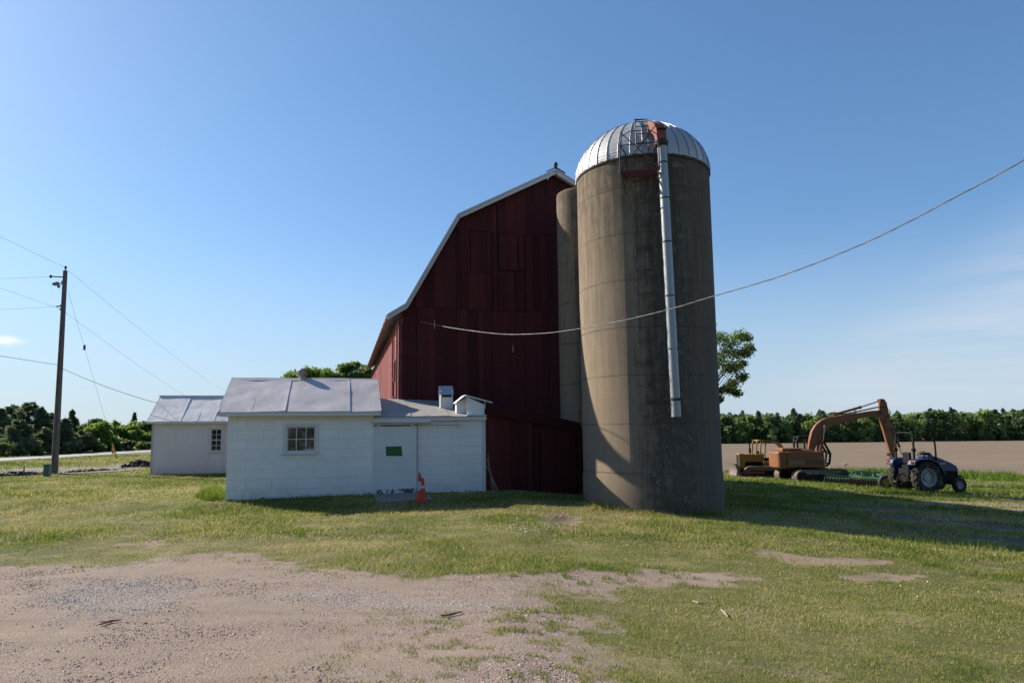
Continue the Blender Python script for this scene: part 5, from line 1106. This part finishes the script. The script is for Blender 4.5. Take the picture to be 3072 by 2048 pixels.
g = G(2534, 1403); f = thing('marker_flag', 'pink ribbon flag on a stake in the field behind the harrow', 'flag', g); b = B(); b.tube([(.3, 0, -.05), (.3, 0, .48)], .008, 5); b.build('stake', M_REFL, f); b = B(); b.add([(.3, 0, .46), (.16, .02, .34), (.0, .03, .26), (-.06, .02, .06), (.02, .02, .1), (.1, .02, .2), (.28, 0, .3)], [(0, 1, 2, 3, 4, 5, 6)]); b.build('ribbon', M_PINK, f)
for (px, py), dx, lab in (((1490, 1484), -.28, 'long thin stick leaning on the lean-to next to the white wall'), ((1480, 1482), -.16, 'shorter stick leaning on the lean-to behind the long one'), ((1503, 1486), -.42, 'slanted stick leaning low against the red lean-to')):
    g = G(px, py); b = B(); b.tube([g - Vector((0, 0, .05)), g + Vector((dx, .35, 1.35 - abs(dx) * 1.2))], [.016, .011], 6); o = b.build('stick', plain('grey_stick', (.16, .13, .10), .9, 0, .3)); tag(o, lab, 'stick', 'sticks leaning on the lean-to')
for px, h_ in ((1757, 1.0), (1767, .95)):
    g = G(px, 1492); b = B(); b.tube([g - Vector((0, 0, .2)), g + Vector((.02 if px < 1760 else -.03, .05, h_))], .014, 6); o = b.build('thin_stake', M_RUNG); tag(o, ('left' if px < 1760 else 'right') + ' of two thin iron stakes at the left foot of the silo', 'stake', 'iron stakes by the silo')
M_TWIG = plain('twig_brown', (.11, .075, .05), .9, 0, .4, 9); M_TWIGP = plain('pale_twig', (.30, .26, .20), .8, 0, .2)
for pts, lab, m_ in ((((300, 1878), (330, 1868), (362, 1864)), 'dark twig lying on the gravel at the left', M_TWIG), (((1322, 1851), (1350, 1848), (1385, 1839)), 'brown twig on the sandy ground in the middle', M_TWIG), (((2163, 1832), (2172, 1840), (2184, 1854)), 'pale bare stick lying in the right lawn', M_TWIGP), (((2078, 1806), (2095, 1812), (2120, 1813)), 'small pale twig left of the bare stick in the lawn', M_TWIGP)):
    b = B(); pp = [G(*p, .02) for p in pts]; b.tube(pp, [.007, .012, .006], 6)
    if m_ is M_TWIG: b.tube([pp[1], pp[1] + Vector((-.05, -.10, .02))], .005, 5)
    tag(b.build('twig', m_, None, True), lab, 'twig', 'twigs on the ground')
def heap(label, p0, p1, hgt, n, seed):
    rng = np.random.default_rng(seed); a, c = G(*p0), G(*p1); b = B()
    for i in range(n):
        t = rng.random(); q = a.lerp(c, t); z_ = hgt * math.sin(math.pi * t) * rng.random(); q = q + Vector((rng.normal() * .1, rng.normal() * .45 * (1 - z_ / (hgt + .01)), z_ - .02)); s = .04 + .09 * rng.random()
        b.box(q, (s * 1.4, s, s * .8), Matrix.Rotation(rng.random() * 6, 3, Vector(rng.normal(size=3)).normalized()))
    o = b.build('rubble', plain('dark_rubble', (.05, .045, .042), .95, 0, .3, 7)); tag(o, label, 'rubble heap', None, 'stuff')
heap('dark heap of broken asphalt along the drive left of the pole', (-20, 1428), (118, 1424), .16, 420, 3); heap('low heap of dark rubble beside the corrugated shed', (375, 1402), (462, 1400), .38, 420, 4); heap('thin line of dark clods between the pole and the shed', (180, 1420), (350, 1410), .12, 160, 6)
print('small things ok')
# ------------------------------------------------------------------ grass, stones, flowers
M_GRASS = m_ramp('lawn_blades', [(0, (.070, .135, .012)), (.3, (.150, .220, .024)), (.55, (.265, .280, .050)), (.78, (.41, .355, .12)), (1, (.56, .47, .25))], .65, .42)
def scatter(n, y0, y1, k=.84, pad=1.5, pw=1.0, rng=RNG):
    y = y0 + (y1 - y0) * rng.random(n) ** pw; x = (rng.random(n) * 2 - 1) * (k * y + pad); return x, y
def blades(x, y, z, h, w_, lean, rng=RNG):
    n = len(x); a = rng.random(n) * 6.283; dx, dy = np.cos(a) * w_, np.sin(a) * w_; la = rng.random(n) * 6.283; l = lean * h * (rng.random(n) + .2)
    return np.stack([np.stack([x - dx, y - dy, z - .005], -1), np.stack([x + dx, y + dy, z - .005], -1), np.stack([x + np.cos(la) * l, y + np.sin(la) * l, z + h], -1)], 1)
VV, TT = [], []
FX = [(W(-4.93, V0), W(-.93, V0), W(-.93, 1.5), W(-4.93, 1.5)), (W(-.93, VA), W(5.6, VA - .05), W(5.6, 0), W(-.93, 0)), (W(0, 0), W(11.1, 0), W(11.1, L), W(0, L)), (W(-10.1, SV), W(-5.5, SV), W(-5.5, SV + 4), W(-10.1, SV + 4))]
FX = [np.array([[p.x, p.y] for p in q]) for q in FX]
PSL = np.array([list(W(*p).xy) for p in ((-.95, VA), (.5, VA), (.62, VA - 1.65), (-.85, VA - 1.6))])
def keep_out(x, y):
    m = (np.hypot(x - SX, y - SY) > SR + .02) & (sdist(PSL, x, y) < .03)
    for P in FX: m &= sdist(P, x, y) < 0
    return m
for y0, y1, n, h0, w0 in ((3.6, 7.5, 380000, .033, .0030), (7.5, 13, 340000, .037, .0042), (13, 20, 230000, .045, .0070), (20, 32, 190000, .055, .012), (32, 62, 160000, .085, .022)):
    x, y = scatter(n, y0, y1); g, d, dry, sp = masks(x, y); lush = fbm(x * .5 + 40, y * .5, 77, 3); clump = fbm(x * 3.2, y * 3.2, 81, 2)
    p = (1 - g) * (1 - .96 * d); thin = fbm(x * .9 + 13, y * 1.1, 87, 4); p = p * (1 - .75 * sstep(.50, .63, thin) * (y < 17)); p = np.where(clump > .5, p, p * .55) * (1 - .45 * sstep(.3, .9, dry) * (y < 14)); tuft = fbm(x * 5.5, y * 5.5, 83, 2); edge_ = sstep(-.9, -.1, -sdist(Pg, x, y)); p = np.maximum(p, .5 * sstep(.58, .68, tuft) * edge_); p = np.maximum(p, .85 * sstep(.565, .65, tuft) * sstep(-2.2, .8, x + .8 * (clump - .5)) * (y < 7.7) * (g > .3))
    p = np.where((y > 54) & (x > 12), 0, p); p = np.where((x < -37) & (x > -43), 0, p)
    m = (RNG.random(n) < p) & keep_out(x, y); x, y, dry, lush, g = x[m], y[m], dry[m], lush[m], g[m]
    h = h0 * (.5 + .9 * RNG.random(len(x))) * (.7 + .9 * sstep(.4, .7, lush)); h = np.where((y > 24) & (x > 6), h * 1.25, h)
    VV.append(blades(x, y, H(x, y), h, w0 * (.6 + .8 * RNG.random(len(x))), 1.1).reshape(-1, 3))
    TT.append(np.clip(.25 + .55 * dry + .55 * (fbm(x * 2.3, y * 2.3, 95, 3) - .5) + .32 * RNG.normal(size=len(x)) - .25 * sstep(.45, .7, lush) + .12 * sstep(8, 16, y) * (y < 24) - .15 * (g > .3) - .12 * ((y > 24) & (x > 6)), 0, 1))
tag(np_mesh('grass', np.concatenate(VV), 3, M_GRASS, np.concatenate(TT)), 'short mown grass patchy with dry straw across the yard', 'grass', None, 'stuff')
def patch(name, label, pxs, n, h0, h1, w_, t0, lean, cat='grass', seed=1, mat=None):
    rng = np.random.default_rng(seed); P = gpoly(pxs); lo, hi = P.min(0), P.max(0); x = lo[0] + (hi[0] - lo[0]) * rng.random(n); y = lo[1] + (hi[1] - lo[1]) * rng.random(n); sd_ = sdist(P, x, y)
    m = (sd_ > 0) & (np.hypot(x - SX, y - SY) > SR + .03); x, y, sd_ = x[m], y[m], sd_[m]; h = (h0 + (h1 - h0) * rng.random(len(x)) ** 1.5) * np.clip(.2 + sd_ * 1.5, .2, 1)
    V = blades(x, y, H(x, y), h, w_ * (.6 + .8 * rng.random(len(x))), lean, rng); tag(np_mesh(name, V.reshape(-1, 3), 3, mat or M_GRASS, np.clip(t0 + .15 * rng.normal(size=len(x)), 0, 1)), label, cat, None, 'stuff')
patch('tall_grass', 'tall bright grass clump at the left corner of the milkhouse', [(580, 1492), (610, 1478), (655, 1470), (677, 1476), (675, 1502), (610, 1504)], 6500, .12, .66, .008, .22, .7, seed=2)
patch('cut_hay', 'pale cut grass heaped along the foot of the silo', [(1730, 1508), (1790, 1500), (1900, 1500), (2060, 1520), (2080, 1544), (2040, 1552), (1960, 1546), (1850, 1538), (1760, 1530)], 16000, .04, .26, .006, .66, 1.8, seed=3)
patch('tall_grass', 'tall weeds at the right foot of the silo', [(1990, 1530), (2060, 1525), (2160, 1532), (2180, 1550), (2080, 1556)], 3600, .08, .40, .006, .15, .5, seed=4)
patch('tall_grass', 'green weeds along the foot of the white walls', [(690, 1500), (1110, 1494), (1112, 1503), (690, 1508)], 1500, .02, .11, .005, .2, .8, seed=5)
patch('tall_grass', 'weeds along the annex and lean-to walls in the shade', [(1285, 1500), (1460, 1490), (1740, 1494), (1745, 1506), (1460, 1508), (1290, 1512)], 4200, .03, .32, .007, .1, .6, seed=6)
patch('tall_grass', 'seeding weeds in the shade between lean-to and silo', [(1730, 1488), (1790, 1488), (1800, 1504), (1735, 1504)], 500, .2, .85, .005, .35, .25, seed=7)
patch('tall_grass', 'fringe of taller green weeds around the parked machines', [(2180, 1440), (2440, 1442), (2600, 1470), (2720, 1472), (3072, 1464), (3072, 1474), (2700, 1482), (2400, 1458), (2180, 1452)], 8000, .05, .28, .018, .25, .6, seed=8)
patch('tall_grass', 'green strip of weeds along the edge of the bare field', [(2420, 1408), (2700, 1412), (3072, 1425), (3072, 1446), (2700, 1430), (2420, 1424)], 12000, .15, .55, .03, .14, .6, seed=9)
patch('tall_grass', 'weeds edging the tree shadow at the right frame edge', [(2560, 1606), (2800, 1622), (3072, 1648), (3072, 1672), (2800, 1640), (2560, 1616)], 2600, .05, .25, .006, .35, .6, seed=10)
M_FLW = plain('clover_white', (.62, .62, .58), .7, 0, .1, bump=0); V = []
x, y = scatter(1500, 9, 24); g, d, dry, sp = masks(x, y); m = (RNG.random(len(x)) < (1 - g) * .5 * sstep(.5, .62, fbm(x * .7, y * .7, 91, 3))) & keep_out(x, y); x, y = x[m], y[m]
lo, hi = Pcl.min(0), Pcl.max(0); x2 = lo[0] + (hi[0] - lo[0]) * RNG.random(260); y2 = lo[1] + (hi[1] - lo[1]) * RNG.random(260); m = sdist(Pcl, x2, y2) > 0; x = np.concatenate([x, x2[m]]); y = np.concatenate([y, y2[m]])
c = np.stack([x, y, H(x, y) + .055 + .02 * RNG.random(len(x))], -1); V = quads(c, .010, .9)
tag(np_mesh('clover_flowers', V.reshape(-1, 3), 4, M_FLW), 'white clover flowers sprinkled through the lawn', 'flowers', None, 'stuff')
# loose stones
x, y = scatter(190000, 3.6, 15, pw=1.5); g, d, dry, sp = masks(x, y); gp = np.zeros(len(x))
for P in Pgy: gp = np.maximum(gp, sstep(-.2, .4, sdist(P, x, y)))
n1 = fbm(x * 1.3, y * 1.3, 61, 4)
m = RNG.random(len(x)) < g * (sstep(.36, .62, n1) * .9 + gp * .8 + .05); x, y, gp = x[m], y[m], gp[m]
s = .0038 + .0085 * RNG.random(len(x)) ** 2 + .010 * (RNG.random(len(x)) > .994) + .0025 * gp
oc = np.array([(1, 0, 0), (0, 1, 0), (-1, 0, 0), (0, -1, 0), (0, 0, 1), (0, 0, -1)], float); fc = [(0, 1, 4), (1, 2, 4), (2, 3, 4), (3, 0, 4), (1, 0, 5), (2, 1, 5), (3, 2, 5), (0, 3, 5)]
a = RNG.random(len(x)) * 6.28; ca, sa = np.cos(a), np.sin(a)
vv = oc[None] * (1 + .5 * (RNG.random((len(x), 6, 3)) - .5)) + .25 * (RNG.random((len(x), 6, 3)) - .5); vv = vv * s[:, None, None] * np.array([1.3, .95, .55]); vx = vv[..., 0] * ca[:, None] - vv[..., 1] * sa[:, None]; vy = vv[..., 0] * sa[:, None] + vv[..., 1] * ca[:, None]
vv = np.stack([vx + x[:, None], vy + y[:, None], vv[..., 2] + (H(x, y) + s * .12)[:, None]], -1)
tone = np.repeat(np.clip(np.where(RNG.random(len(x)) < gp, .80 + .12 * RNG.normal(size=len(x)), .3 + .22 * RNG.normal(size=len(x))), 0, 1), 8)
M_STONE = m_ramp('stone_mix', [(0, (.20, .15, .125)), (.3, (.46, .33, .275)), (.55, (.56, .45, .38)), (.75, (.42, .385, .355)), (1, (.60, .56, .52))], .9)
tag(np_mesh('gravel_stones', np.stack([vv[:, f] for f in fc], 1).reshape(-1, 3), 3, M_STONE, tone), 'loose pinkish and grey stones strewn over the yard', 'gravel', None, 'stuff')
print('done')
